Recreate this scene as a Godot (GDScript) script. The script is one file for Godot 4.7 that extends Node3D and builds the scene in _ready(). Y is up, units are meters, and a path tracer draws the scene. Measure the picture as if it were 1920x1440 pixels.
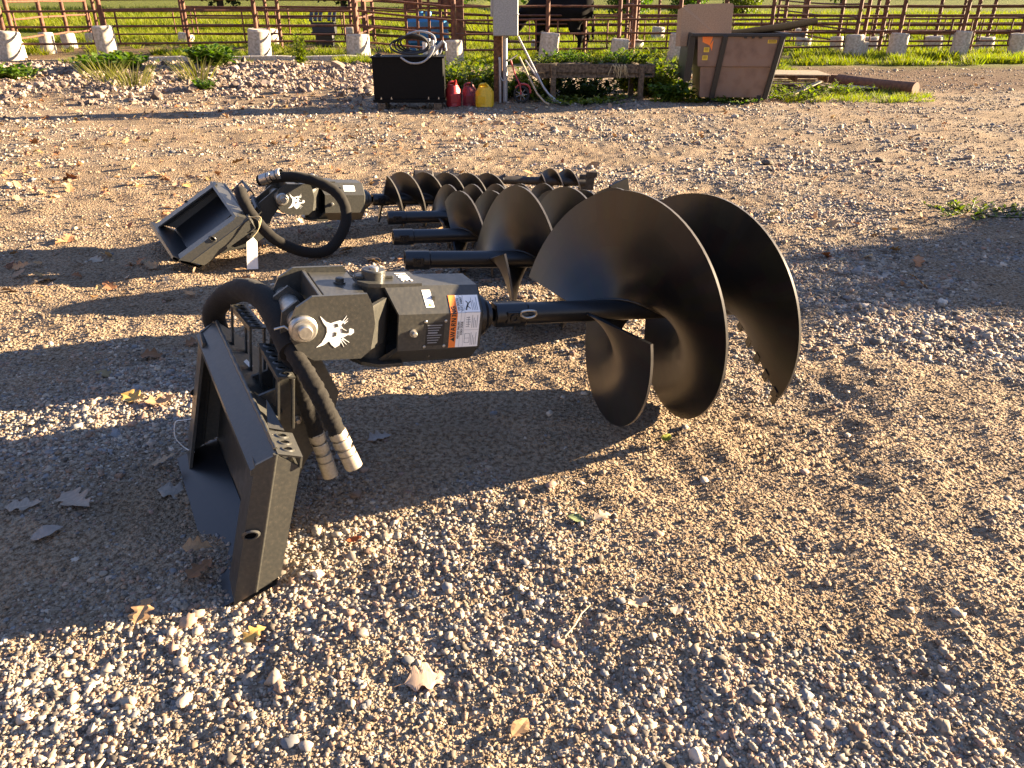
extends Node3D

# ---------------------------------------------------------------- mesh builder
# Faces are given anticlockwise as seen from outside and are emitted clockwise, as Godot wants them.
class MB:
	var v := PackedVector3Array()
	var n := PackedVector3Array()
	var c := PackedColorArray()
	var t := PackedVector2Array()
	var x := Transform3D.IDENTITY
	var col := Color(1, 1, 1)

	func put(p: Vector3, nn: Vector3, uv := Vector2.ZERO) -> void:
		v.push_back(x * p)
		n.push_back((x.basis * nn).normalized())
		c.push_back(col)
		t.push_back(uv)

	func tri(a: Vector3, b: Vector3, d: Vector3) -> void:
		var nn := (b - a).cross(d - a)
		if nn.length_squared() < 1e-18:
			return
		put(a, nn)
		put(d, nn)
		put(b, nn)

	func trin(a: Vector3, b: Vector3, d: Vector3, na: Vector3, nb: Vector3, nd: Vector3) -> void:
		put(a, na)
		put(d, nd)
		put(b, nb)

	func quad(a: Vector3, b: Vector3, d: Vector3, e: Vector3) -> void:
		tri(a, b, d)
		tri(a, d, e)

	func quadn(a: Vector3, b: Vector3, d: Vector3, e: Vector3, na: Vector3, nb: Vector3, nd: Vector3, ne: Vector3) -> void:
		trin(a, b, d, na, nb, nd)
		trin(a, d, e, na, nd, ne)

	# a, b, d, e anticlockwise: lower left, lower right, upper right, upper left of the picture
	func quaduv(a: Vector3, b: Vector3, d: Vector3, e: Vector3, r := Rect2(0, 0, 1, 1)) -> void:
		var nn := (b - a).cross(d - a)
		var ua := Vector2(r.position.x, r.end.y)
		var ub := r.end
		var ud := Vector2(r.end.x, r.position.y)
		var ue := r.position
		put(a, nn, ua)
		put(d, nn, ud)
		put(b, nn, ub)
		put(a, nn, ua)
		put(e, nn, ue)
		put(d, nn, ud)

	# box with chamfered edges, in the frame given by basis g at its centre
	func box(p: Vector3, s: Vector3, b := 0.0, g := Basis.IDENTITY) -> void:
		var h := s * 0.5
		b = minf(b, minf(h.x, minf(h.y, h.z)) * 0.9)
		var keep := x
		x = x * Transform3D(g, p)
		for ax in 3:
			var i := (ax + 1) % 3
			var j := (ax + 2) % 3
			for sg in [-1.0, 1.0]:
				var q := []
				for k in [[-1, -1], [1, -1], [1, 1], [-1, 1]]:
					var w := Vector3.ZERO
					w[ax] = sg * h[ax]
					w[i] = k[0] * (h[i] - b)
					w[j] = k[1] * (h[j] - b)
					q.append(w)
				if sg > 0:
					quad(q[0], q[1], q[2], q[3])
				else:
					quad(q[3], q[2], q[1], q[0])
			if b > 0.0:
				for si in [-1.0, 1.0]:
					for sj in [-1.0, 1.0]:
						var a0 := Vector3.ZERO
						var a1 := Vector3.ZERO
						a0[i] = si * h[i]
						a0[j] = sj * (h[j] - b)
						a1[i] = si * (h[i] - b)
						a1[j] = sj * h[j]
						var l := h[ax] - b
						var e := Vector3.ZERO
						e[ax] = l
						if _out(a0 - e, a1 - e, a1 + e):
							quad(a0 - e, a1 - e, a1 + e, a0 + e)
						else:
							quad(a0 - e, a0 + e, a1 + e, a1 - e)
		if b > 0.0:
			for sx in [-1.0, 1.0]:
				for sy in [-1.0, 1.0]:
					for sz in [-1.0, 1.0]:
						var a := Vector3(sx * h.x, sy * (h.y - b), sz * (h.z - b))
						var d := Vector3(sx * (h.x - b), sy * h.y, sz * (h.z - b))
						var e := Vector3(sx * (h.x - b), sy * (h.y - b), sz * h.z)
						if _out(a, d, e):
							tri(a, d, e)
						else:
							tri(a, e, d)
		x = keep

	func _out(a: Vector3, b: Vector3, d: Vector3) -> bool:
		return (b - a).cross(d - a).dot(a + b + d) > 0.0

	# box whose long side runs from p to q; w across, h along up
	func bar(p: Vector3, q: Vector3, w: float, h: float, b := 0.0, up := Vector3.UP) -> void:
		var d := (q - p).normalized()
		if absf(d.dot(up)) > 0.98:
			up = Vector3.RIGHT
		var s := d.cross(up).normalized()
		var u := s.cross(d).normalized()
		box((p + q) * 0.5, Vector3(p.distance_to(q), h, w), b, Basis(d, u, s))

	# flat plate of points (anticlockwise from its front), th thick behind the front
	func slab(pts: Array, th: float) -> void:
		var m: int = pts.size()
		var nn := Vector3.ZERO
		for i in m:
			nn += (pts[i] - pts[0]).cross(pts[(i + 1) % m] - pts[0])
		nn = nn.normalized()
		# triangulate in the plate's plane
		var e := (pts[1] - pts[0] as Vector3).normalized()
		var f := nn.cross(e)
		var flat := PackedVector2Array()
		for p in pts:
			flat.push_back(Vector2((p - pts[0]).dot(e), (p - pts[0]).dot(f)))
		var ix := Geometry2D.triangulate_polygon(flat)
		var bk := -nn * th
		for i in range(0, ix.size(), 3):
			var a: Vector3 = pts[ix[i]]
			var b: Vector3 = pts[ix[i + 1]]
			var d: Vector3 = pts[ix[i + 2]]
			if (b - a).cross(d - a).dot(nn) < 0.0:
				var k := b
				b = d
				d = k
			tri(a, b, d)
			tri(a + bk, d + bk, b + bk)
		for i in m:
			var a: Vector3 = pts[i]
			var b: Vector3 = pts[(i + 1) % m]
			quad(a, a + bk, b + bk, b)

	# polygon in the xy plane (anticlockwise) extruded from z0 to z1
	func prism(poly: Array, z0: float, z1: float) -> void:
		var pts := []
		for p in poly:
			pts.append(Vector3(p.x, p.y, z1))
		slab(pts, z1 - z0)

	func side(d: Vector3) -> Vector3:
		var u := Vector3.UP if absf(d.y) < 0.9 else Vector3.RIGHT
		return d.cross(u).normalized()

	# profile of Vector2(radius, distance along the axis), each span flat along the axis unless smooth
	func lathe(p: Vector3, axis: Vector3, prof: Array, sides := 16, smooth := false, squash := Vector2.ONE) -> void:
		axis = axis.normalized()
		var s := side(axis)
		var u := axis.cross(s)
		var m: int = prof.size()
		var nr := []
		for i in m - 1:
			var d: Vector2 = prof[i + 1] - prof[i]
			nr.append(Vector2(d.y, -d.x).normalized())
		for i in m - 1:
			var n0: Vector2 = nr[i]
			var n1: Vector2 = nr[i]
			if smooth:
				if i > 0:
					n0 = (nr[i] + nr[i - 1]).normalized()
				if i < m - 2:
					n1 = (nr[i] + nr[i + 1]).normalized()
			for k in sides:
				var a0 := TAU * k / sides
				var a1 := TAU * (k + 1) / sides
				var d0 := s * cos(a0) * squash.x + u * sin(a0) * squash.y
				var d1 := s * cos(a1) * squash.x + u * sin(a1) * squash.y
				var r0: float = prof[i].x
				var r1: float = prof[i + 1].x
				var b0: Vector3 = p + axis * prof[i].y
				var b1: Vector3 = p + axis * prof[i + 1].y
				var na := d0 * n0.x + axis * n0.y
				var nb := d1 * n0.x + axis * n0.y
				var nd := d1 * n1.x + axis * n1.y
				var ne := d0 * n1.x + axis * n1.y
				if r0 > 1e-6 and r1 > 1e-6:
					quadn(b0 + d0 * r0, b0 + d1 * r0, b1 + d1 * r1, b1 + d0 * r1, na, nb, nd, ne)
				elif r0 > 1e-6:
					trin(b0 + d0 * r0, b0 + d1 * r0, b1, na, nb, nd)
				elif r1 > 1e-6:
					trin(b0, b1 + d1 * r1, b1 + d0 * r1, na, nd, ne)

	func cyl(p: Vector3, q: Vector3, r: float, sides := 14, ch := 0.0) -> void:
		var l := p.distance_to(q)
		if ch > 0.0:
			lathe(p, q - p, [Vector2(0, 0), Vector2(r - ch, 0), Vector2(r, ch), Vector2(r, l - ch), Vector2(r - ch, l), Vector2(0, l)], sides)
		else:
			lathe(p, q - p, [Vector2(0, 0), Vector2(r, 0), Vector2(r, l), Vector2(0, l)], sides)

	func smooth_path(pts: Array, per: int) -> Array:
		var out := []
		var m: int = pts.size()
		for i in m - 1:
			var a: Vector3 = pts[maxi(i - 1, 0)]
			var b: Vector3 = pts[i]
			var d: Vector3 = pts[i + 1]
			var e: Vector3 = pts[mini(i + 2, m - 1)]
			for k in per:
				out.append(b.cubic_interpolate(d, a, e, float(k) / per))
		out.append(pts[m - 1])
		return out

	# round tube along points; rad is a number or an array of them; lump makes folds in cloth
	func tube(pts: Array, rad, sides := 10, lump := 0.0, sd := 0) -> void:
		var m: int = pts.size()
		var nz := FastNoiseLite.new()
		nz.seed = sd
		nz.frequency = 1.0
		var d0: Vector3 = (pts[1] - pts[0]).normalized()
		var s := side(d0)
		var rings := []
		var ns := []
		for i in m:
			var d: Vector3 = (pts[mini(i + 1, m - 1)] - pts[maxi(i - 1, 0)]).normalized()
			s = (s - d * s.dot(d)).normalized()
			var u := d.cross(s)
			var ring := []
			var nn := []
			var r: float = rad[i] if rad is Array else rad
			for k in sides:
				var a := TAU * k / sides
				var o := s * cos(a) + u * sin(a)
				var rr := r
				if lump > 0.0:
					rr *= 1.0 + lump * nz.get_noise_3d(cos(a) * 1.3, sin(a) * 1.3, i * 0.9)
				ring.append(pts[i] + o * rr)
				nn.append(o)
			rings.append(ring)
			ns.append(nn)
		if lump > 0.0:
			for i in m:
				for k in sides:
					var du: Vector3 = rings[mini(i + 1, m - 1)][k] - rings[maxi(i - 1, 0)][k]
					var dv: Vector3 = rings[i][(k + 1) % sides] - rings[i][(k + sides - 1) % sides]
					ns[i][k] = dv.cross(du).normalized()
		for i in m - 1:
			for k in sides:
				var l := (k + 1) % sides
				quadn(rings[i][k], rings[i][l], rings[i + 1][l], rings[i + 1][k], ns[i][k], ns[i][l], ns[i + 1][l], ns[i + 1][k])
		for k in sides:
			var l := (k + 1) % sides
			tri(pts[0], rings[0][l], rings[0][k])
			tri(pts[m - 1], rings[m - 1][k], rings[m - 1][l])

	# screw flight round the x axis: outer radius r, hub radius h, from ta to tb, angle a0 at ta
	func flight(r: float, h: float, ta: float, tb: float, a0: float, pitch: float, th: float, steps: int, body: Color, edge: Color) -> void:
		var pr := [h, h + (r - h) * 0.25, h + (r - h) * 0.5, h + (r - h) * 0.75, r]
		var base := body
		var wear := FastNoiseLite.new()
		wear.seed = steps
		wear.frequency = 1.0
		var prev := []
		for i in steps + 1:
			var q := ta + (tb - ta) * i / steps
			var a := a0 - TAU * (q - ta) / pitch
			var row := []
			for k in 5:
				var o := Vector3(0, sin(a), cos(a))
				var tang := Vector3(pitch / TAU, -cos(a) * pr[k], sin(a) * pr[k])  # along the screw line
				var nn := o.cross(tang).normalized()
				if nn.x > 0.0:
					nn = -nn
				row.append([Vector3(q, 0, 0) + o * pr[k], nn, o])
			if i > 0:
				for k in 4:
					var rub := clampf(0.5 + 1.1 * wear.get_noise_3dv(row[k + 1][0] * 5.0), 0.0, 1.0)
					rub = rub * rub * (0.10 if k < 3 else 0.22) + (0.05 if k == 0 else 0.0)
					body = base.lerp(Color(0.20, 0.165, 0.12), rub * 0.35)
					var a1: Array = prev[k]
					var b1: Array = prev[k + 1]
					var b2: Array = row[k + 1]
					var a2: Array = row[k]
					col = body
					# face towards -x
					_fl(a1[0], b1[0], b2[0], a2[0], a1[1], b1[1], b2[1], a2[1], th * 0.5)
					_fl(a1[0], b1[0], b2[0], a2[0], -a1[1], -b1[1], -b2[1], -a2[1], th * 0.5)
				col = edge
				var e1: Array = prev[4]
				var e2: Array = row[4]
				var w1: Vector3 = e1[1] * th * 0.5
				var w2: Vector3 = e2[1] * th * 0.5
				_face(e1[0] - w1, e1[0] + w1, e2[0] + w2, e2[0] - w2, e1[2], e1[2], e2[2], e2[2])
			if i == 0 or i == steps:
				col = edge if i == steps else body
				for k in 4:
					var wa: Vector3 = row[k][1] * th * 0.5
					var wb: Vector3 = row[k + 1][1] * th * 0.5
					var out := Vector3(0, cos(a), -sin(a)) * (1.0 if i == 0 else -1.0)
					_face(row[k][0] - wa, row[k][0] + wa, row[k + 1][0] + wb, row[k + 1][0] - wb, out, out, out, out)
			prev = row
		col = Color(1, 1, 1)

	func _fl(a: Vector3, b: Vector3, d: Vector3, e: Vector3, na: Vector3, nb: Vector3, nd: Vector3, ne: Vector3, h: float) -> void:
		_face(a + na * h, b + nb * h, d + nd * h, e + ne * h, na, nb, nd, ne)

	func _face(a: Vector3, b: Vector3, d: Vector3, e: Vector3, na: Vector3, nb: Vector3, nd: Vector3, ne: Vector3) -> void:
		if (b - a).cross(d - a).dot(na + nd) >= 0.0:
			quadn(a, b, d, e, na, nb, nd, ne)
		else:
			quadn(a, e, d, b, na, ne, nd, nb)

	# ball with a rough outline
	func blob(p: Vector3, s: Vector3, rough := 0.0, sd := 0, nu := 9, nv := 6, fr := 1.4, facets := false) -> void:
		var nz := FastNoiseLite.new()
		nz.seed = sd
		nz.frequency = fr
		var g := []
		for j in nv + 1:
			var row := []
			var b := PI * j / nv - PI * 0.5
			for i in nu:
				var a := TAU * i / nu
				var d := Vector3(cos(b) * cos(a), sin(b), cos(b) * sin(a))
				var r := 1.0 + rough * nz.get_noise_3d(d.x, d.y, d.z)
				row.append(p + d * r * s)
			g.append(row)
		for j in nv:
			for i in nu:
				var k := (i + 1) % nu
				var pa: Vector3 = g[j][i]
				var pb: Vector3 = g[j][k]
				var pd: Vector3 = g[j + 1][k]
				var pe: Vector3 = g[j + 1][i]
				if facets:
					tri(pa, pd, pb)
					tri(pa, pe, pd)
					continue
				trin(pa, pd, pb, (pa - p) / s / s, (pd - p) / s / s, (pb - p) / s / s)
				trin(pa, pe, pd, (pa - p) / s / s, (pe - p) / s / s, (pd - p) / s / s)

	func mesh() -> ArrayMesh:
		var am := ArrayMesh.new()
		if v.is_empty():
			return am
		var a := []
		a.resize(Mesh.ARRAY_MAX)
		a[Mesh.ARRAY_VERTEX] = v
		a[Mesh.ARRAY_NORMAL] = n
		a[Mesh.ARRAY_COLOR] = c
		a[Mesh.ARRAY_TEX_UV] = t
		am.add_surface_from_arrays(Mesh.PRIMITIVE_TRIANGLES, a)
		return am


# ---------------------------------------------------------------- scene helpers
var M := {}
var rng := RandomNumberGenerator.new()
var used := {}


func numbered(called: String) -> String:
	var k: int = used.get(called, 0)
	used[called] = k + 1
	return called if k == 0 else "%s_%03d" % [called, k]


func tag(o: Node3D, label: String, category: String, group := "") -> Node3D:
	o.set_meta("label", label)
	o.set_meta("category", category)
	if group:
		o.set_meta("group", group)
	return o


func thing(called: String, label: String, category: String, where := Transform3D.IDENTITY, group := "") -> Node3D:
	var o := Node3D.new()
	o.name = numbered(called)
	add_child(o)
	o.transform = where
	tag(o, label, category, group)
	return o


# commits a builder as one named mesh under parent
func part(called: String, b: MB, m: Material, parent: Node3D, label := "") -> MeshInstance3D:
	var o := MeshInstance3D.new()
	o.name = called
	o.mesh = b.mesh()
	o.material_override = m
	parent.add_child(o, true)
	if parent == self:
		o.name = numbered(called)
	else:
		var base := called
		var k := 0
		for s in parent.get_children():
			if s != o and s.has_meta("base") and s.get_meta("base") == base:
				k += 1
		o.set_meta("base", base)
		if k > 0:
			o.name = "%s_%03d" % [base, k]
	if label:
		o.set_meta("label", label)
	return o


func structure(o: Node3D, label := "") -> Node3D:
	o.set_meta("kind", "structure")
	if label:
		o.set_meta("label", label)
	return o


func copy(o: Node3D, where: Transform3D, label: String, group := "") -> Node3D:
	var r: Node3D = o.duplicate()
	var base: String = o.name
	var cut := RegEx.create_from_string("_\\d{3}$")
	r.name = numbered(cut.sub(base, ""))
	add_child(r)
	r.transform = where
	r.set_meta("label", label)
	if group:
		r.set_meta("group", group)
	return r


func at(p: Vector3, yaw := 0.0, s := 1.0) -> Transform3D:
	return Transform3D(Basis(Vector3.UP, yaw).scaled(Vector3.ONE * s), p)


func lin(r: float, g: float, b: float) -> Color:
	return Color(r, g, b).linear_to_srgb()


func noise_tex(f: float, lo: Color, hi: Color, sd: int, size := 512, oct := 4, kind := FastNoiseLite.TYPE_SIMPLEX) -> NoiseTexture2D:
	var z := FastNoiseLite.new()
	z.noise_type = kind
	z.seed = sd
	z.frequency = f
	z.fractal_octaves = oct
	var t := NoiseTexture2D.new()
	t.width = size
	t.height = size
	t.seamless = true
	t.noise = z
	var g := Gradient.new()
	g.set_color(0, lo)
	g.set_color(1, hi)
	t.color_ramp = g
	return t


func mat(called: String, c: Color, rough := 0.7, metal := 0.0, spec := 0.5) -> StandardMaterial3D:
	var m := StandardMaterial3D.new()
	m.resource_name = called
	m.albedo_color = c
	m.roughness = rough
	m.metallic = metal
	m.metallic_specular = spec
	M[called] = m
	return m


func tri_tex(m: StandardMaterial3D, tex: Texture2D, s: float, bump: Texture2D = null, depth := 0.0) -> void:
	m.albedo_texture = tex
	m.uv1_triplanar = true
	m.uv1_scale = Vector3.ONE * s
	if bump:
		m.heightmap_enabled = true
		m.heightmap_texture = bump
		m.heightmap_scale = depth


func smooth(a: float, b: float, q: float) -> float:
	return smoothstep(a, b, q)


func text(called: String, s: String, size: float, where: Transform3D, m: Material, parent: Node3D, bold := false) -> MeshInstance3D:
	var f := SystemFont.new()
	f.font_names = PackedStringArray(["Droid Sans"])
	if bold:
		f.font_weight = 700
	var tm := TextMesh.new()
	tm.text = s
	tm.font = f
	tm.font_size = 32
	tm.pixel_size = size / 32.0
	tm.depth = 0.0008
	tm.curve_step = 2.0
	var o := MeshInstance3D.new()
	o.name = called
	o.mesh = tm
	o.material_override = m
	o.transform = where
	parent.add_child(o, true)
	return o


# ---------------------------------------------------------------- the scene
var cam_h := 1.55
var nz_a := FastNoiseLite.new()
var nz_b := FastNoiseLite.new()
var nz_c := FastNoiseLite.new()
var nz_d := FastNoiseLite.new()


func _ready() -> void:
	rng.seed = 20241
	var cam := Camera3D.new()
	cam.name = "camera"
	add_child(cam)
	cam.position = Vector3(0, cam_h, 0)
	cam.rotation_degrees = Vector3(-26.4, 0, 0)
	cam.fov = 52.81
	cam.near = 0.05
	cam.far = 600.0
	cam.current = true

	var sm := ProceduralSkyMaterial.new()
	sm.sky_top_color = Color(0.33, 0.42, 0.59)
	sm.sky_horizon_color = Color(0.70, 0.66, 0.60)
	sm.sky_curve = 0.16
	sm.sky_energy_multiplier = 0.62
	sm.ground_bottom_color = Color(0.26, 0.22, 0.17)
	sm.ground_horizon_color = Color(0.45, 0.45, 0.42)
	sm.ground_energy_multiplier = 0.6
	sm.sun_angle_max = 25.0
	sm.sun_curve = 0.12
	var sky := Sky.new()
	sky.sky_material = sm
	var env := Environment.new()
	env.background_mode = Environment.BG_SKY
	env.sky = sky
	env.tonemap_mode = Environment.TONE_MAPPER_LINEAR
	env.tonemap_exposure = 8.3
	env.sdfgi_enabled = true
	env.ssao_enabled = true
	env.ssil_enabled = true
	var we := WorldEnvironment.new()
	we.name = "world_environment"
	we.environment = env
	add_child(we)

	var sun := DirectionalLight3D.new()
	sun.name = "sun"
	add_child(sun)
	var el := deg_to_rad(12.5)
	var az := deg_to_rad(15.5)
	var to_sun := Vector3(cos(el) * cos(az), sin(el), -cos(el) * sin(az))
	sun.look_at_from_position(to_sun * 20.0, Vector3.ZERO)
	sun.light_energy = 1.6
	sun.light_color = Color(1.0, 0.90, 0.75)
	sun.light_angular_distance = 0.53
	sun.shadow_enabled = true

	materials()
	ground()
	far_setting()
	fences()
	attachments()
	loose_augers()
	yard_things()
	plants()
	gravel()
	leaves()


func materials() -> void:
	var speck := noise_tex(0.03, Color(0.82, 0.82, 0.82), Color(1, 1, 1), 3, 512, 5)
	var fine := noise_tex(0.12, Color(0.35, 0.35, 0.35), Color(0.65, 0.65, 0.65), 9, 512, 3)
	var m := mat("charcoal paint", lin(0.24, 0.235, 0.215), 0.36)
	var worn := noise_tex(0.03, Color(0.40, 0.40, 0.40), Color(1, 1, 1), 5, 1024, 6)
	worn.color_ramp.offsets = PackedFloat32Array([0.0, 0.45, 0.80, 0.87, 1.0])
	worn.color_ramp.colors = PackedColorArray([Color(0.42, 0.42, 0.42), Color(0.47, 0.47, 0.46), Color(0.52, 0.51, 0.49), Color(0.58, 0.56, 0.53), Color(0.66, 0.63, 0.58)])
	tri_tex(m, worn, 1.7, fine, 0.03)
	m.roughness_texture = noise_tex(0.02, Color(0.75, 0.75, 0.75), Color(1.15, 1.15, 1.15), 8, 512, 5)
	m = mat("black paint", lin(0.010, 0.010, 0.011), 0.30)
	m.vertex_color_use_as_albedo = false
	tri_tex(m, speck, 1.1, fine, 0.015)
	m = mat("flight paint", Color(1, 1, 1), 0.33)
	m.vertex_color_use_as_albedo = true
	tri_tex(m, speck, 1.1)
	m.roughness_texture = noise_tex(0.01, Color(0.85, 0.85, 0.85), Color(1.2, 1.2, 1.2), 18, 512, 5)
	m = mat("old black paint", lin(0.03, 0.026, 0.022), 0.62)
	tri_tex(m, noise_tex(0.02, Color(0.6, 0.5, 0.42), Color(1.3, 1.2, 1.1), 6, 512, 6), 2.0, fine, 0.05)
	m = mat("bare steel", lin(0.55, 0.52, 0.46), 0.38, 0.85)
	tri_tex(m, speck, 3.0)
	m = mat("coupler steel", lin(0.50, 0.44, 0.34), 0.45, 0.55)
	tri_tex(m, speck, 6.0)
	m = mat("hole shade disc", lin(0.004, 0.004, 0.004), 0.9, 0.0, 0.1)  # near-black stand-in for the shade inside punched holes
	m = mat("hose sleeve", lin(0.016, 0.014, 0.012), 0.85, 0.0, 0.3)
	tri_tex(m, noise_tex(0.05, Color(0.6, 0.6, 0.6), Color(1.4, 1.35, 1.25), 7, 512, 4), 4.0, fine, 0.12)
	m.rim_enabled = true
	m.rim = 0.35
	m = mat("white decal", lin(0.80, 0.79, 0.76), 0.45)
	m = mat("orange decal", lin(0.80, 0.20, 0.03), 0.45)
	m = mat("yellow decal", lin(0.75, 0.55, 0.04), 0.45)
	m = mat("black print", lin(0.012, 0.012, 0.012), 0.5)
	m = mat("grey print", lin(0.22, 0.23, 0.25), 0.5)
	m = mat("twine", lin(0.45, 0.36, 0.20), 0.9)
	m = mat("paper tag", lin(0.75, 0.72, 0.66), 0.8)

	m = mat("rusty pipe", lin(0.13, 0.058, 0.034), 0.75)
	tri_tex(m, noise_tex(0.01, Color(0.55, 0.5, 0.48), Color(1.35, 1.15, 1.0), 11, 512, 6), 0.9, fine, 0.1)
	m = mat("concrete", lin(0.56, 0.51, 0.44), 0.9)
	tri_tex(m, noise_tex(0.012, Color(0.72, 0.70, 0.66), Color(1.08, 1.06, 1.04), 12, 512, 6), 1.6, fine, 0.4)
	m = mat("weathered wood", lin(0.15, 0.115, 0.085), 0.85)
	tri_tex(m, noise_tex(0.02, Color(0.5, 0.48, 0.45), Color(1.25, 1.2, 1.1), 13, 512, 6), 1.5, fine, 0.3)
	m = mat("tank paint", lin(0.006, 0.006, 0.006), 0.6, 0.0, 0.25)
	tri_tex(m, speck, 1.0)
	m = mat("dark timber", lin(0.020, 0.015, 0.011), 0.95, 0.0, 0.2)
	tri_tex(m, noise_tex(0.03, Color(0.5, 0.5, 0.5), Color(1.3, 1.25, 1.2), 21, 512, 5), 2.0, fine, 0.3)
	m = mat("pale wood", lin(0.48, 0.39, 0.28), 0.8)
	tri_tex(m, noise_tex(0.02, Color(0.75, 0.72, 0.66), Color(1.1, 1.08, 1.05), 14, 512, 6), 1.5, fine, 0.2)
	m = mat("brown wood", lin(0.16, 0.075, 0.035), 0.8)
	tri_tex(m, noise_tex(0.02, Color(0.6, 0.55, 0.5), Color(1.2, 1.15, 1.1), 15, 512, 6), 1.5, fine, 0.3)
	m = mat("bin plastic", lin(0.185, 0.125, 0.100), 0.5)
	tri_tex(m, noise_tex(0.008, Color(0.86, 0.84, 0.82), Color(1.12, 1.1, 1.08), 16, 512, 5), 0.8, fine, 0.05)
	m = mat("black plastic", lin(0.018, 0.018, 0.018), 0.5)
	tri_tex(m, speck, 1.5)
	m = mat("cardboard", lin(0.42, 0.29, 0.18), 0.85)
	tri_tex(m, speck, 2.0)
	m = mat("red plastic", lin(0.42, 0.022, 0.025), 0.42)
	tri_tex(m, speck, 3.0)
	m = mat("dark red plastic", lin(0.20, 0.018, 0.026), 0.5)
	tri_tex(m, speck, 3.0)
	m = mat("yellow plastic", lin(0.80, 0.50, 0.012), 0.42)
	tri_tex(m, speck, 3.0)
	m = mat("blue plastic", lin(0.03, 0.22, 0.48), 0.45)
	tri_tex(m, speck, 2.0)
	m = mat("box grey", lin(0.36, 0.37, 0.35), 0.5)
	tri_tex(m, speck, 2.0)
	m = mat("pipe grey", lin(0.42, 0.42, 0.42), 0.45, 0.3)
	tri_tex(m, speck, 2.0)
	m = mat("hide", lin(0.007, 0.006, 0.006), 0.8, 0.0, 0.2)
	m = mat("rubber", lin(0.02, 0.02, 0.02), 0.8)
	m = mat("red paint", lin(0.35, 0.03, 0.03), 0.4)
	m = mat("straw", lin(0.42, 0.30, 0.13), 0.95)
	tri_tex(m, noise_tex(0.05, Color(0.55, 0.5, 0.45), Color(1.2, 1.15, 1.05), 19, 512, 4), 2.0, fine, 1.0)
	m = mat("bark", lin(0.09, 0.066, 0.046), 0.9)
	tri_tex(m, noise_tex(0.03, Color(0.5, 0.5, 0.5), Color(1.3, 1.25, 1.2), 20, 512, 5), 1.2, fine, 0.8)

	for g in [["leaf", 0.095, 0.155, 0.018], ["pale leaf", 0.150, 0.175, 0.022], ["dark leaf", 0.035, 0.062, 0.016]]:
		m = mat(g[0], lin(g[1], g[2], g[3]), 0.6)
		m.vertex_color_use_as_albedo = true
		m.backlight_enabled = true
		m.backlight = Color(0.9, 1.0, 0.3)
	m = mat("grass", Color(1, 1, 1), 0.65)
	m.vertex_color_use_as_albedo = true
	m.backlight_enabled = true
	m.backlight = Color(0.95, 1.0, 0.35)
	m = mat("dry leaf", Color(1, 1, 1), 0.8)
	m.vertex_color_use_as_albedo = true
	m.backlight_enabled = true
	m.backlight = Color(0.35, 0.3, 0.25)
	m = mat("stone", Color(1, 1, 1), 0.85, 0.0, 0.35)
	m.vertex_color_use_as_albedo = true
	tri_tex(m, noise_tex(0.05, Color(0.78, 0.77, 0.76), Color(1.1, 1.1, 1.1), 22, 256, 4), 9.0)


# ---------------------------------------------------------------- ground
func hgt(px: float, pz: float) -> float:
	var y := nz_a.get_noise_2d(px, pz) * 0.022
	var dist := -pz
	if dist < 18.0:
		y += nz_b.get_noise_2d(px, pz) * 0.008
	y += 0.10 * smooth(13.6, 15.2, dist) * smooth(-1.9, -2.9, px)
	y += 0.12 * smooth(16.0, 19.5, dist) * smooth(-1.5, -3.5, px)
	if dist > 30.0:
		y += (dist - 30.0) * 0.018
	# unseen bank added left of the yard for warm reflections and bounce light
	if px < -9.0:
		y += minf(0.34 * (-9.0 - px), 13.0) * smooth(15.0, 8.0, dist)
	# tyre tread printed into the dirt
	y += tread(px, pz, 1.18, -2.62, 0.12, 0.42, 0.75, 0.05)
	y += tread(px, pz, -3.6, -9.6, 0.15, 0.34, 1.6, 0.10)
	y += tread(px, pz, 0.8, -10.4, 0.1, 0.3, 2.2, 0.10)
	return y


# a patch of ridges round (cx, cz), running at the angle a, w wide and l long
func tread(px: float, pz: float, cx: float, cz: float, a: float, w: float, l: float, step: float) -> float:
	var dx := px - cx
	var dz := pz - cz
	if absf(dx) > l + w or absf(dz) > l + w:
		return 0.0
	var u := dx * cos(a) - dz * sin(a)
	var q := dx * sin(a) + dz * cos(a)
	var m := smooth(l * 0.5, l * 0.35, absf(u)) * smooth(w * 0.5, w * 0.42, absf(q))
	if m <= 0.0:
		return 0.0
	m *= clampf(0.75 + 1.6 * nz_d.get_noise_2d(px * 1.7, pz * 1.7), 0.0, 1.0)
	return m * (0.011 * (sin(TAU * q / step) * 0.5 + 0.5 * sin(TAU * q / step + floorf(u / 0.09) * 2.1)) - 0.006)


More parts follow.
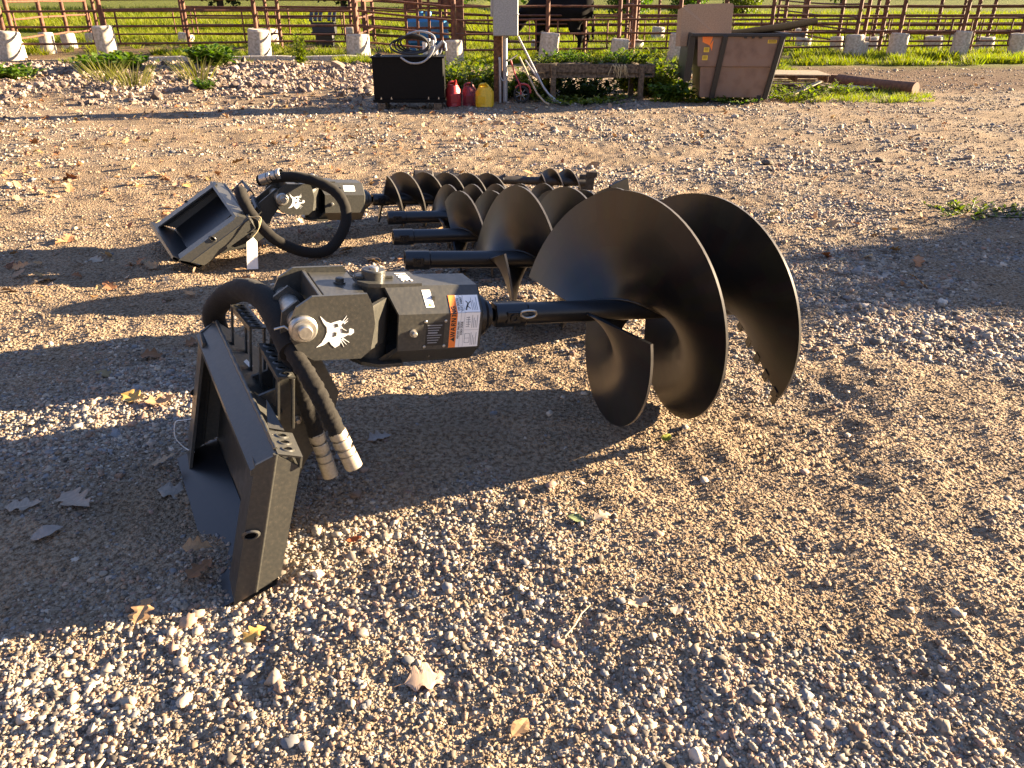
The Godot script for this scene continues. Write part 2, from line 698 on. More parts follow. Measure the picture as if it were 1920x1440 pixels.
# 0 bare dirt .. 1 thick gravel
func grav(px: float, pz: float) -> float:
	var g := 0.33 + 0.80 * nz_c.get_noise_2d(px, pz) + 0.25 * nz_d.get_noise_2d(px, pz)
	for k in [[-0.05, -1.75, 0.62, 0.75], [-0.75, -1.25, 0.55, 0.35], [-1.55, -3.05, 0.42, 0.8], [0.25, -1.25, 0.30, 0.2], [0.0, -1.12, 0.3, -0.55], [1.0, -2.2, 0.75, -0.5],
			[0.75, -1.15, 0.35, 0.45], [2.2, -3.9, 1.0, 0.45], [-2.6, -4.3, 0.9, -0.6], [-1.0, -4.4, 0.7, -0.25], [-3.0, -7.5, 2.4, -0.35], [4.0, -8.0, 3.0, 0.2], [1.5, -12.0, 3.0, 0.25], [1.5, -1.6, 0.4, -0.3], [1.3, -2.0, 0.8, -0.25], [1.7, -2.9, 0.8, -0.25], [-1.25, -2.1, 0.5, -0.3], [-1.9, -3.7, 0.6, -0.3], [-2.4, -5.2, 0.9, -0.4], [-0.2, -2.75, 0.5, -0.2], [0.6, -2.6, 0.5, -0.2], [-1.1, -2.05, 0.35, -0.15]]:
		var d: float = Vector2(px - k[0], pz - k[1]).length() / k[2]
		if d < 2.2:
			g += k[3] * exp(-d * d)
	return clampf(g, 0.0, 1.0)


func ladder(fine0: float, fine1: float, step: float, lo: float, hi: float, grow: float) -> PackedFloat32Array:
	var a := PackedFloat32Array()
	var b := PackedFloat32Array()
	var q := fine0
	var s := step
	while q > lo:
		s *= grow
		q -= s
		b.push_back(maxf(q, lo))
	b.reverse()
	a.append_array(b)
	q = fine0
	while q < fine1:
		a.push_back(q)
		q += step
	s = step
	while q < hi:
		a.push_back(q)
		s *= grow
		q += s
	a.push_back(hi)
	return a


func ground() -> void:
	for k in [[nz_a, 1.1, 4, 31], [nz_b, 5.5, 4, 32], [nz_c, 0.55, 4, 33], [nz_d, 2.6, 3, 34]]:
		var z: FastNoiseLite = k[0]
		z.noise_type = FastNoiseLite.TYPE_SIMPLEX
		z.frequency = k[1]
		z.fractal_octaves = k[2]
		z.seed = k[3]
	var xs := ladder(-2.2, 2.8, 0.022, -260.0, 260.0, 1.035)
	var zs := ladder(-4.6, -0.9, 0.022, -400.0, 30.0, 1.03)
	var w := xs.size()
	var d := zs.size()
	var v := PackedVector3Array()
	var n := PackedVector3Array()
	var c := PackedColorArray()
	var uv := PackedVector2Array()
	for j in d:
		for i in w:
			var px := xs[i]
			var pz := zs[j]
			v.push_back(Vector3(px, hgt(px, pz), pz))
			uv.push_back(Vector2(px, pz))
			var g := grav(px, pz)
			var far := smooth(19.5, 23.0, -pz + 0.17 * px * smooth(0.0, 4.0, px))
			var dirt := Color(0.285, 0.215, 0.145)
			var grey := Color(0.265, 0.220, 0.170)
			var k := dirt.lerp(grey, g) * (1.0 + 0.25 * nz_c.get_noise_2d(px * 2.3 + 40.0, pz * 2.3))
			k = k.lerp(Color(0.115, 0.135, 0.022), far * clampf(0.75 + nz_c.get_noise_2d(px * 0.6, pz * 0.6) + smooth(28.0, 36.0, -pz), 0.0, 1.0))
			var pen := smooth(-20.3, -21.2, pz) * smooth(-28.5, -26.5, pz) * smooth(-1.5, -3.0, px)
			k = k.lerp(Color(0.155, 0.095, 0.055), 0.9 * pen * clampf(0.9 + nz_c.get_noise_2d(px, pz * 1.5), 0.0, 1.0))
			var mulch := smooth(6.3, 7.6, px + 0.5 * nz_c.get_noise_2d(px, pz)) * smooth(-15.0, -16.2, pz) * smooth(-22.6, -20.5, pz)
			k = k.lerp(Color(0.115, 0.070, 0.045), 0.9 * mulch)
			k = k.lerp(Color(0.30, 0.21, 0.115), smooth(-10.0, -13.0, px) * smooth(15.0, 9.0, -pz))  # tan tone of the added left bank
			c.push_back(Color(k.r, k.g, k.b))
	n.resize(v.size())
	for j in d:
		for i in w:
			var a := v[j * w + maxi(i - 1, 0)]
			var b := v[j * w + mini(i + 1, w - 1)]
			var e := v[maxi(j - 1, 0) * w + i]
			var f := v[mini(j + 1, d - 1) * w + i]
			n[j * w + i] = (f - e).cross(b - a).normalized()
	var ix := PackedInt32Array()
	for j in d - 1:
		for i in w - 1:
			var q := j * w + i
			ix.append_array([q, q + 1, q + w, q + 1, q + w + 1, q + w])
	var arr := []
	arr.resize(Mesh.ARRAY_MAX)
	arr[Mesh.ARRAY_VERTEX] = v
	arr[Mesh.ARRAY_NORMAL] = n
	arr[Mesh.ARRAY_COLOR] = c
	arr[Mesh.ARRAY_TEX_UV] = uv
	arr[Mesh.ARRAY_INDEX] = ix
	var am := ArrayMesh.new()
	am.add_surface_from_arrays(Mesh.PRIMITIVE_TRIANGLES, arr)
	var m := mat("yard dirt", Color(1, 1, 1), 0.95, 0.0, 0.25)
	m.vertex_color_use_as_albedo = true
	m.albedo_texture = noise_tex(0.035, Color(0.55, 0.52, 0.5), Color(1.35, 1.33, 1.3), 41, 1024, 6)
	m.uv1_scale = Vector3(0.9, 0.9, 1)
	m.heightmap_enabled = true
	m.heightmap_texture = noise_tex(0.045, Color(0, 0, 0), Color(1, 1, 1), 42, 1024, 6)
	m.heightmap_scale = 1.6
	var o := MeshInstance3D.new()
	o.name = "ground"
	o.mesh = am
	o.material_override = m
	add_child(o)
	structure(o, "gravel and dirt farmyard running out into a grass field")


# ---------------------------------------------------------------- auger attachments
# Own axes of an attachment: x along the drive and auger, y up across it, z towards the viewer's side; the origin lies HUB below the auger's axis.
const HUB := 0.474


# a point of the mounting frame; the frame sits a little askew on the drive
func fr(q: float, up: float, n: float) -> Vector3:
	return Vector3(q - 0.063 * (0.46 - n), up + 0.06 * (0.46 - n) * (up + 0.685) / 0.46 * 0.9, n)


func ring_hole(b: MB, hole: MB, p: Vector3, nn: Vector3, along: Vector3, a: float, w: float, proud: float) -> void:
	# raised oval lip round a near-black disc painted for the hole shade
	nn = nn.normalized()
	along = along.normalized()
	var s := nn.cross(along)
	var m := 14
	for k in m:
		var a0 := TAU * k / m
		var a1 := TAU * (k + 1) / m
		var d0 := along * cos(a0) * a + s * sin(a0) * w
		var d1 := along * cos(a1) * a + s * sin(a1) * w
		var i0 := p + d0 * 0.62 + nn * proud
		var i1 := p + d1 * 0.62 + nn * proud
		var e0 := p + d0 * 0.80 + nn * proud
		var e1 := p + d1 * 0.80 + nn * proud
		var o0 := p + d0
		var o1 := p + d1
		b._face(o0, o1, e1, e0, d0 + nn * a, d1 + nn * a, d1 + nn * a, d0 + nn * a)
		b._face(e0, e1, i1, i0, nn, nn, nn, nn)
		var c0 := p + d0 * 0.55 - nn * 0.004
		var c1 := p + d1 * 0.55 - nn * 0.004
		b._face(i0, i1, c1, c0, -d0, -d1, -d1, -d0)
		hole.tri(p + nn * 0.0012, p + d0 * 0.6 + nn * 0.0012, p + d1 * 0.6 + nn * 0.0012)


func hex_bolt(b: MB, p: Vector3, axis: Vector3, r: float, h: float) -> void:
	b.lathe(p, axis, [Vector2(0, 0), Vector2(r * 1.35, 0), Vector2(r * 1.35, h * 0.25), Vector2(0, h * 0.25)], 14)
	b.lathe(p + axis.normalized() * h * 0.25, axis, [Vector2(r, 0), Vector2(r, h * 0.65), Vector2(r * 0.8, h * 0.78), Vector2(0, h * 0.78)], 6)
	b.lathe(p + axis.normalized() * h, axis, [Vector2(r * 0.5, -h * 0.3), Vector2(r * 0.5, 0), Vector2(0, 0)], 8)


func mounting_frame(root: Node3D, tilt: float, near: bool) -> void:
	var b := MB.new()
	var pin := Vector3(-1.376, 0.04 + HUB, 0)
	var lift := Transform3D(Basis.IDENTITY, Vector3(0, HUB, 0))
	var place := Transform3D(Basis.IDENTITY, pin) * Transform3D(Basis(Vector3(0, 0, 1), tilt) * Basis.from_scale(Vector3(1, 1, 1.0 if near else 0.87)), Vector3.ZERO) * Transform3D(Basis.IDENTITY, -pin) * lift
	b.x = place
	var n0 := -0.455
	var n1 := 0.45
	# wall plate and bottom lip as one bent sheet
	var pl := [Vector2(-1.655, -0.698), Vector2(-1.512, -0.638), Vector2(-1.468, -0.262), Vector2(-1.456, -0.262), Vector2(-1.499, -0.646), Vector2(-1.65, -0.712)]
	for i in pl.size():
		var e: Vector2 = pl[i]
		var f: Vector2 = pl[(i + 1) % pl.size()]
		b.quad(fr(e.x, e.y, n0), fr(e.x, e.y, n1), fr(f.x, f.y, n1), fr(f.x, f.y, n0))
	var frame := part("mounting_frame", b, M["charcoal paint"] if near else M["black paint"], root)  # far wall takes black paint in place of the shade inside the frame
	b = MB.new()
	b.x = place
	b.slab([fr(-1.657, -0.694, n1), fr(-1.514, -0.633, n1), fr(-1.514, -0.633, n0), fr(-1.657, -0.694, n0)], 0.004)
	part("bottom_lip", b, M["black paint"], frame)
	# hook flange along the top
	b = MB.new()
	b.x = place
	b.slab([fr(-1.568, -0.252, 0.455), fr(-1.500, -0.205, 0.455), fr(-1.500, -0.205, -0.46), fr(-1.568, -0.252, -0.46)], 0.012)
	b.slab([fr(-1.568, -0.268, 0.455), fr(-1.568, -0.2525, 0.455), fr(-1.568, -0.2525, -0.46), fr(-1.568, -0.268, -0.46)], 0.010)
	part("top_flange", b, M["charcoal paint"], frame)
	# weld bead and ridge
	b = MB.new()
	b.x = place
	var bead := []
	for k in 40:
		var nn := 0.44 - 0.88 * k / 39.0
		bead.append(fr(-1.499, -0.203 + 0.002 * sin(k * 2.3), nn))
	b.tube(bead, 0.007, 6, 0.25, 4)
	part("weld_bead", b, M["charcoal paint"], frame)
	# sloping back plate that carries the steps
	b = MB.new()
	b.x = place
	var sl := tan(deg_to_rad(38.0))
	var pp := func(q: float, n: float) -> Vector3:
		return Vector3(q, -0.206 + 0.056 * (0.46 - n) - sl * (q + 1.498 + 0.063 * (0.46 - n)), n)
	b.slab([pp.call(-1.509, 0.29), pp.call(-1.462, 0.21), pp.call(-1.420, 0.09), pp.call(-1.385, -0.12), pp.call(-1.385, -0.38), pp.call(-1.41, -0.46), pp.call(-1.556, -0.46), pp.call(-1.533, -0.1)], 0.010)
	part("sloped_plate", b, M["charcoal paint"], frame)
	# two punched steps
	for k in 2:
		b = MB.new()
		b.x = place
		var h := MB.new()
		h.x = place
		var za: float = [-0.32, -0.03][k]
		var zb: float = [-0.13, 0.165][k]
		var qa: float = [-1.522, -1.474][k]
		var qb: float = [-1.486, -1.448][k]
		var ua: float = [-0.045, -0.078][k]
		var ub: float = [-0.060, -0.113][k]
		var wd := 0.053
		var p0 := Vector3(qa, ua, za)
		var p1 := Vector3(qb, ub, zb)
		var p2 := Vector3(qb + wd, ub - 0.004, zb)
		var p3 := Vector3(qa + wd, ua - 0.004, za)
		b.slab([p0, p1, p2, p3], 0.006)
		# front strip and feet
		var dn := Vector3(0.0, -0.018, 0.0)
		b.slab([p0 + dn, p1 + dn, p1, p0], 0.006)
		for e in [[p0, 0.022], [p1, -0.022]]:
			var f: Vector3 = e[0]
			var foot: Vector3 = pp.call(f.x, f.z)
			foot.x = f.x
			b.slab([Vector3(f.x, foot.y - 0.012, f.z), Vector3(f.x, foot.y - 0.012, f.z + e[1]), Vector3(f.x, f.y - 0.006, f.z + e[1]), Vector3(f.x, f.y - 0.006, f.z)] if e[1] > 0 else [Vector3(f.x, foot.y - 0.012, f.z + e[1]), Vector3(f.x, foot.y - 0.012, f.z), Vector3(f.x, f.y - 0.006, f.z), Vector3(f.x, f.y - 0.006, f.z + e[1])], 0.007)
		for f in [p2, p3]:
			var g: float = pp.call(f.x, f.z).y
			b.box(Vector3(f.x - 0.006, (f.y + g) * 0.5 - 0.006, f.z + (0.012 if f == p3 else -0.012)), Vector3(0.007, f.y - g, 0.024), 0.001)
		var nn := (p1 - p0).cross(p3 - p0).normalized()
		for i in 6:
			var w := (i + 0.5) / 6.0
			ring_hole(b, h, p0.lerp(p1, w).lerp(p3.lerp(p2, w), 0.52), nn, p3 - p0, 0.019, 0.0105, 0.004)
		part("step", b, M["charcoal paint"], frame)
		part("step_hole_shade", h, M["hole shade disc"], frame)
	# end channels
	for e in 2:
		b = MB.new()
		b.x = place
		var sg := 1.0 if e == 0 else -1.0
		var z0 := 0.455 * sg
		var z1 := 0.464 * sg
		var rows := [[fr(-1.622, -0.690, z0), fr(-1.556, -0.238, z0)], [fr(-1.562, -0.648, z1), fr(-1.503, -0.206, z1)], [fr(-1.490, -0.612, z0), fr(-1.436, -0.258, z0)], [fr(-1.490, -0.612, z0 - 0.06 * sg), fr(-1.436, -0.258, z0 - 0.06 * sg)]]
		var ins := Vector3(0, 0, -0.010 * sg)
		for i in 3:
			var a: Vector3 = rows[i][0]
			var d: Vector3 = rows[i + 1][0]
			var u: Vector3 = rows[i + 1][1]
			var w: Vector3 = rows[i][1]
			if sg > 0:
				b.slab([a, d, u, w], 0.010)
			else:
				b.slab([d, a, w, u], 0.010)
		# inner return on the machine side
		var r0: Vector3 = rows[0][0]
		var r1: Vector3 = rows[0][1]
		var back := Vector3(0.0, 0, -0.115 * sg)
		if sg > 0:
			b.slab([r0 + back, r0, r1, r1 + back], 0.010)
		else:
			b.slab([r0, r0 + back, r1 + back, r1], 0.010)
		# rounded fold
		b.cyl(rows[1][0] + ins * 0.6, rows[1][1] + ins * 0.6, 0.0075, 10)
		var ch := part("end_channel", b, M["charcoal paint"], frame)
		var q := MB.new()
		q.x = place
		var h := MB.new()
		h.x = place
		var mid := fr(-1.566, -0.452, z1)
		ring_hole(q, h, mid - Vector3(0.006, 0, 0.002 * sg), Vector3(-0.25, 0, sg), Vector3(1, 0.25, 0.2 * sg), 0.027, 0.016, 0.005)
		part("latch_slot", q, M["charcoal paint"], ch)
		part("slot_hole_shade", h, M["hole shade disc"], ch)
	# little box section with three painted-dark holes at the near top corner
	b = MB.new()
	b.x = place
	var hb := MB.new()
	hb.x = place
	var t0 := fr(-1.503, -0.187, 0.365)
	var t1 := fr(-1.498, -0.205, 0.462)
	var t2 := fr(-1.432, -0.222, 0.462)
	var t3 := fr(-1.436, -0.203, 0.365)
	b.slab([t0, t1, t2, t3], 0.006)
	var dd := Vector3(-0.003, -0.035, 0)
	b.slab([t2 + dd, t3 + dd, t3, t2], 0.006)
	for i in 3:
		ring_hole(b, hb, t0.lerp(t1, 0.2 + 0.28 * i).lerp(t3.lerp(t2, 0.2 + 0.28 * i), 0.48), Vector3(0.2, 1, 0.15), t3 - t0, 0.021, 0.011, 0.004)
	part("corner_box", b, M["charcoal paint"], frame)
	part("box_hole_shade", hb, M["hole shade disc"], frame)
	# hanger plates that reach up to the pin
	for z in [0.075, -0.075]:
		b = MB.new()
		b.x = place
		b.slab([Vector3(-1.505, -0.62, z + 0.006), Vector3(-1.40, -0.60, z + 0.006), Vector3(-1.345, -0.46, z + 0.006), Vector3(-1.262, -0.325, z + 0.006), Vector3(-1.242, -0.215, z + 0.006), Vector3(-1.300, -0.10, z + 0.006), Vector3(-1.328, 0.06, z + 0.006), Vector3(-1.376, 0.095, z + 0.006), Vector3(-1.42, 0.06, z + 0.006), Vector3(-1.44, -0.19, z + 0.006), Vector3(-1.505, -0.215, z + 0.006)], 0.012)
		var hg := part("hanger_plate", b, M["charcoal paint"], frame)
		b = MB.new()
		b.x = place
		var dz: float = signf(z)
		hex_bolt(b, Vector3(-1.374, -0.300, z + 0.0065 * dz), Vector3(0, 0, dz), 0.0095, 0.022)
		hex_bolt(b, Vector3(-1.323, -0.298, z + 0.0065 * dz), Vector3(0, 0, dz), 0.0095, 0.022)
		part("bolt", b, M["bare steel"], hg)
	b = MB.new()
	b.x = place
	b.slab([Vector3(-1.497, -0.213, 0.29), Vector3(-1.452, -0.222, 0.30), Vector3(-1.486, -0.165, 0.20)], 0.006)
	b.cyl(Vector3(-1.30, -0.27, -0.118), Vector3(-1.30, -0.27, 0.118), 0.03, 14)
	part("gusset", b, M["charcoal paint"], frame)
	if near:
		# diamond shaped sticker by the far step
		var s := MB.new()
		s.x = place
		var o: Vector3 = pp.call(-1.487, -0.175)
		var ax: Vector3 = (pp.call(-1.487, -0.075) - o).normalized()
		var ay: Vector3 = (pp.call(-1.387, -0.175) - o).normalized()
		var nn2 := ax.cross(ay).normalized()
		if nn2.y < 0.0:
			nn2 = -nn2
		var o2 := o + nn2 * 0.0016
		s.quad(o2 - ax * 0.045 - ay * 0.0, o2 + ay * 0.022 - ax * 0.012, o2 + ax * 0.03, o2 - ay * 0.02 + ax * 0.004)
		part("sticker", s, M["white decal"], frame)
		# wire seal on the far channel
		s = MB.new()
		s.x = place
		s.tube(s.smooth_path([fr(-1.60, -0.545, -0.445), fr(-1.63, -0.545, -0.44), fr(-1.655, -0.55, -0.44), fr(-1.66, -0.60, -0.43), fr(-1.63, -0.64, -0.42), fr(-1.60, -0.65, -0.40)], 6), 0.0022, 6)
		part("wire_tie", s, M["paper tag"], frame)
	else:
		var s := MB.new()
		s.x = place
		var o: Vector3 = pp.call(-1.46, 0.0) + Vector3(0.001, 0.0022, 0)
		s.slab([o + Vector3(-0.025, 0.0145, 0.05), o + Vector3(0.025, -0.0145, 0.05), o + Vector3(0.025, -0.0145, -0.03), o + Vector3(-0.025, 0.0145, -0.03)], 0.001)
		part("sticker", s, M["white decal"], frame)
		# paper tag tied to the near corner with straw twine
		s = MB.new()
		s.x = place
		for k in 3:
			var w := 0.012 * k
			s.tube(s.smooth_path([fr(-1.51, -0.20, 0.44 + w), fr(-1.47, -0.17 + w, 0.49), fr(-1.43, -0.21, 0.50), fr(-1.42, -0.27 - w, 0.50)], 5), 0.003, 5)
		part("twine", s, M["twine"], frame)
		s = MB.new()
		var k0: Vector3 = place * fr(-1.42, -0.27, 0.505)
		s.slab([k0 + Vector3(-0.05, -0.20, 0.03), k0 + Vector3(0.02, -0.20, 0.03), k0 + Vector3(0.025, -0.03, 0.0), k0 + Vector3(0.0, 0.0, 0.0), k0 + Vector3(-0.04, -0.03, 0.0)], 0.002)
		part("paper_tag", s, M["paper tag"], frame)


func emblem(root: Node3D, z: float, up: float, q: float, s: float) -> void:
	var b := MB.new()
	var k := s
	var p := func(u: float, v: float) -> Vector3:
		return Vector3(q + (u - 1410.0) * k, up - (v - 655.0) * k, z)
	var head := []
	for w in [[1290, 757], [1338, 742], [1372, 716], [1388, 742], [1412, 764], [1440, 748], [1449, 722], [1447, 700], [1470, 692], [1492, 680], [1512, 682], [1533, 665], [1530, 643], [1506, 636], [1486, 650], [1462, 636], [1447, 612], [1462, 590], [1440, 578], [1402, 588], [1380, 596], [1352, 585], [1312, 544], [1334, 592], [1356, 622], [1358, 655], [1346, 690], [1326, 724]]:
		head.append(p.call(w[0], w[1]))
	b.slab(head, 0.001)
	for w in [[1455, 590, 1482, 548], [1462, 596, 1490, 566], [1466, 602, 1492, 584], [1446, 712, 1470, 762], [1452, 706, 1486, 746], [1458, 700, 1504, 732]]:
		var a: Vector3 = p.call(w[0], w[1])
		var d: Vector3 = p.call(w[2], w[3])
		var o := (d - a).cross(Vector3(0, 0, 1)).normalized() * k * 3.5
		b.slab([a + o, d + o * 0.3, d - o * 0.3, a - o], 0.001)
	var e := part("emblem", b, M["white decal"], root)
	b = MB.new()
	b.slab([p.call(1405, 600) + Vector3(0, 0, 0.0008), p.call(1410, 626) + Vector3(0, 0, 0.0008), p.call(1432, 620) + Vector3(0, 0, 0.0008), p.call(1424, 598) + Vector3(0, 0, 0.0008)], 0.0005)
	b.slab([p.call(1402, 655) + Vector3(0, 0, 0.0008), p.call(1396, 690) + Vector3(0, 0, 0.0008), p.call(1418, 682) + Vector3(0, 0, 0.0008), p.call(1420, 658) + Vector3(0, 0, 0.0008)], 0.0005)
	b.slab([p.call(1448, 630) + Vector3(0, 0, 0.0008), p.call(1455, 662) + Vector3(0, 0, 0.0008), p.call(1498, 668) + Vector3(0, 0, 0.0008), p.call(1502, 640) + Vector3(0, 0, 0.0008), p.call(1484, 652) + Vector3(0, 0, 0.0008)], 0.0005)
	part("emblem_face", b, M["charcoal paint"], root)


func drive(root: Node3D, near: bool) -> void:
	var up := Transform3D(Basis.IDENTITY, Vector3(0, HUB, 0))
	var b := MB.new()
	b.x = up
	# yoke: two cheek plates, bent in towards the swivel
	for sg in [1.0, -1.0]:
		var z: float = 0.156 * sg
		var pts := [Vector3(-1.340, -0.070, z), Vector3(-1.195, -0.072, z), Vector3(-1.165, -0.045, z), Vector3(-1.155, 0.04, z), Vector3(-1.165, 0.10, z), Vector3(-1.183, 0.137, z), Vector3(-1.347, 0.132, z), Vector3(-1.392, 0.100, z), Vector3(-1.412, 0.05, z), Vector3(-1.408, 0.0, z), Vector3(-1.385, -0.04, z)]
		if sg < 0:
			pts.reverse()
		b.slab(pts, 0.012)
		# bent-in ends
		var q := [Vector3(-1.166, -0.045, z), Vector3(-1.105, -0.05, z * 0.55), Vector3(-1.100, 0.10, z * 0.55), Vector3(-1.166, 0.098, z)]
		if sg < 0:
			q.reverse()
		b.slab(q, 0.012)
	var yoke := part("yoke", b, M["charcoal paint"], root)
	b = MB.new()
	b.x = up
	b.box(Vector3(-1.235, 0.112, 0), Vector3(0.13, 0.010, 0.288), 0.002)
	b.box(Vector3(-1.315, 0.085, 0), Vector3(0.012, 0.08, 0.288), 0.002)
	b.box(Vector3(-1.30, -0.055, 0), Vector3(0.14, 0.012, 0.288), 0.002)
	hex_bolt(b, Vector3(-1.225, 0.1175, -0.02), Vector3.UP, 0.014, 0.018)
	part("cross_plate", b, M["charcoal paint"], yoke)
	b = MB.new()
	b.x = up
	b.lathe(Vector3(-1.374, 0.036, -0.185), Vector3(0, 0, 1), [Vector2(0, 0), Vector2(0.030, 0), Vector2(0.033, 0.003), Vector2(0.033, 0.37 - 0.003), Vector2(0.0, 0.37)], 22)
	b.lathe(Vector3(-1.374, 0.036, 0.158), Vector3(0, 0, 1), [Vector2(0.033, 0.0), Vector2(0.042, 0.0), Vector2(0.042, 0.012), Vector2(0.036, 0.018), Vector2(0.032, 0.018)], 22)
	b.lathe(Vector3(-1.374, 0.036, 0.178), Vector3(0, 0, 1), [Vector2(0.022, 0.0), Vector2(0.022, 0.022), Vector2(0.019, 0.026), Vector2(0.0, 0.026)], 18)
	part("hinge_pin", b, M["bare steel"], yoke)
	emblem(yoke, 0.1572, HUB + 0.020, -1.278, 0.00047)
	# swivel post between yoke and housing
	b = MB.new()
	b.x = up
	b.cyl(Vector3(-1.122, -0.125, 0), Vector3(-1.122, 0.135, 0), 0.055, 20, 0.004)
	b.slab([Vector3(-1.195, -0.118, 0.03), Vector3(-1.17, -0.118, 0.075), Vector3(-1.12, -0.118, 0.105), Vector3(-1.04, -0.118, 0.105), Vector3(-1.04, -0.118, -0.105), Vector3(-1.12, -0.118, -0.105), Vector3(-1.17, -0.118, -0.075), Vector3(-1.195, -0.118, -0.03)], 0.012)
	b.slab([Vector3(-1.182, 0.139, 0.03), Vector3(-1.155, 0.139, 0.062), Vector3(-1.115, 0.139, 0.068), Vector3(-0.98, 0.139, 0.066), Vector3(-0.98, 0.139, -0.066), Vector3(-1.115, 0.139, -0.068), Vector3(-1.155, 0.139, -0.062), Vector3(-1.182, 0.139, -0.03)], 0.012)
	var post := part("swivel_post", b, M["charcoal paint"], root)
	b = MB.new()
	b.x = up
	b.lathe(Vector3(-1.122, 0.139, 0), Vector3.UP, [Vector2(0.038, 0), Vector2(0.038, 0.026), Vector2(0.035, 0.030), Vector2(0.0, 0.030)], 24)
	b.box(Vector3(-1.075, 0.1445, 0.0), Vector3(0.03, 0.011, 0.03), 0.002)
	b.box(Vector3(-1.169, 0.1445, 0.0), Vector3(0.024, 0.011, 0.03), 0.002)
	part("pivot_cap", b, M["charcoal paint"], post)
	b = MB.new()
	b.x = up
	b.lathe(Vector3(-1.122, 0.169, 0), Vector3.UP, [Vector2(0.016, 0), Vector2(0.016, 0.006), Vector2(0.012, 0.009), Vector2(0.0, 0.010)], 16)
	part("pivot_bolt", b, M["bare steel"], post)
	# eight sided housing; its left end is cut back round the swivel
	b = MB.new()
	b.x = up
	var oct := [Vector2(0.130, -0.066), Vector2(0.130, 0.057), Vector2(0.064, 0.131), Vector2(-0.064, 0.131), Vector2(-0.130, 0.057), Vector2(-0.130, -0.066), Vector2(-0.066, -0.132), Vector2(0.066, -0.132)]
	var cut := [0.012, 0.010, -0.022, -0.022, 0.010, 0.012, -0.03, -0.03]
	var m := oct.size()
	var left := []
	var right := []
	for i in m:
		left.append(Vector3(-1.082 + cut[i], oct[i].y, oct[i].x))
		right.append(Vector3(-0.788, oct[i].y, oct[i].x))
	for i in m:
		var j := (i + 1) % m
		if i == 0 or i == 4:  # cheeks keep a hollow end
			pass
		b.quad(left[i], right[i], right[j], left[j])
		# softened edge line
	var cap := []
	for i in m:
		cap.append(Vector3(-0.780, oct[i].y * 0.94, oct[i].x * 0.94))
	for i in m:
		var j := (i + 1) % m
		b.quad(right[i], cap[i], cap[j], right[j])
	for i in range(1, m - 1):
		b.tri(cap[0], cap[i], cap[i + 1])
	# inner skin so that the open end has thickness
	for i in m:
		var j := (i + 1) % m
		var a: Vector3 = left[i]
		var d: Vector3 = left[j]
		var ai := Vector3(a.x, a.y * 0.9, a.z * 0.9)
		var di := Vector3(d.x, d.y * 0.9, d.z * 0.9)
		b.quad(a, d, di, ai)
		b.quad(ai, di, Vector3(-0.95, di.y, di.z), Vector3(-0.95, ai.y, ai.z))
	b.box(Vector3(-0.95, 0, 0), Vector3(0.01, 0.21, 0.2))
	var house := part("drive_housing", b, M["charcoal paint"], root)
	b = MB.new()
	b.x = up
	b.lathe(Vector3(-0.79, 0, 0), Vector3(1, 0, 0), [Vector2(0.072, 0.0), Vector2(0.072, 0.05), Vector2(0.066, 0.062), Vector2(0.050, 0.070), Vector2(0.050, 0.082), Vector2(0.036, 0.09)], 28, false)
	part("output_cap", b, M["black paint"] if near else M["charcoal paint"], house)
	b = MB.new()
	b.x = up
	hex_bolt(b, Vector3(-1.022, -0.005, 0.1305), Vector3(0, 0, 1), 0.0095, 0.022)
	hex_bolt(b, Vector3(-1.018, -0.005, -0.1305), Vector3(0, 0, -1), 0.0095, 0.022)
	part("bolt", b, M["bare steel"], house)
	# facets that carry print
	var n_up := Vector3(0, 0.066, 0.074).normalized()  # upper chamfer
	var e_up := Vector3(0, 0.074, -0.066).normalized()
	var fold := Vector3(0, 0.057, 0.130)
	if near:
		var l := MB.new()
		l.x = up
		var q0 := -0.898
		var q1 := -0.794
		var lift := n_up * 0.0012
		var lf := Vector3(0, 0, 0.0012)
		var hi := fold + e_up * 0.062
		l.quad(Vector3(q0, -0.062, 0.130) + lf, Vector3(q1, -0.062, 0.130) + lf, Vector3(q1, fold.y, fold.z) + lf, Vector3(q0, fold.y, fold.z) + lf)
		l.quad(Vector3(q0, fold.y, fold.z) + lift, Vector3(q1, fold.y, fold.z) + lift, Vector3(q1, hi.y, hi.z) + lift, Vector3(q0, hi.y, hi.z) + lift)
		var lab := part("warning_label", l, M["white decal"], house)
		l = MB.new()
		l.x = up
		lift = n_up * 0.0018
		lf = Vector3(0, 0, 0.0018)
		l.quad(Vector3(q0, -0.062, 0.130) + lf, Vector3(q0 + 0.024, -0.062, 0.130) + lf, Vector3(q0 + 0.024, fold.y, fold.z) + lf, Vector3(q0, fold.y, fold.z) + lf)
		l.quad(Vector3(q0, fold.y, fold.z) + lift, Vector3(q0 + 0.024, fold.y, fold.z) + lift, Vector3(q0 + 0.024, hi.y, hi.z) + lift, Vector3(q0, hi.y, hi.z) + lift)
		part("orange_band", l, M["orange decal"], lab)
		# writing that reads upwards along the label and over the fold
		var spot := func(s: float, q: float) -> Transform3D:
			# s metres above the label's foot, q along the drive
			var flat := 0.119
			if s < flat:
				return Transform3D(Basis(Vector3(0, 1, 0), Vector3(-1, 0, 0), Vector3(0, 0, 1)), Vector3(q, HUB - 0.062 + s, 0.1322))
			var p := fold + e_up * (s - flat) + n_up * 0.0022
			return Transform3D(Basis(e_up, Vector3(-1, 0, 0), n_up), Vector3(q, HUB + p.y, p.z))
		var s := 0.046
		for chh in "WARNING":
			text("lettering", chh, 0.0215, spot.call(s, q0 + 0.012), M["black print"], lab, true)
			s += 0.0185 if chh == "W" else 0.0100 if chh == "I" else 0.0152
		l = MB.new()
		l.x = up
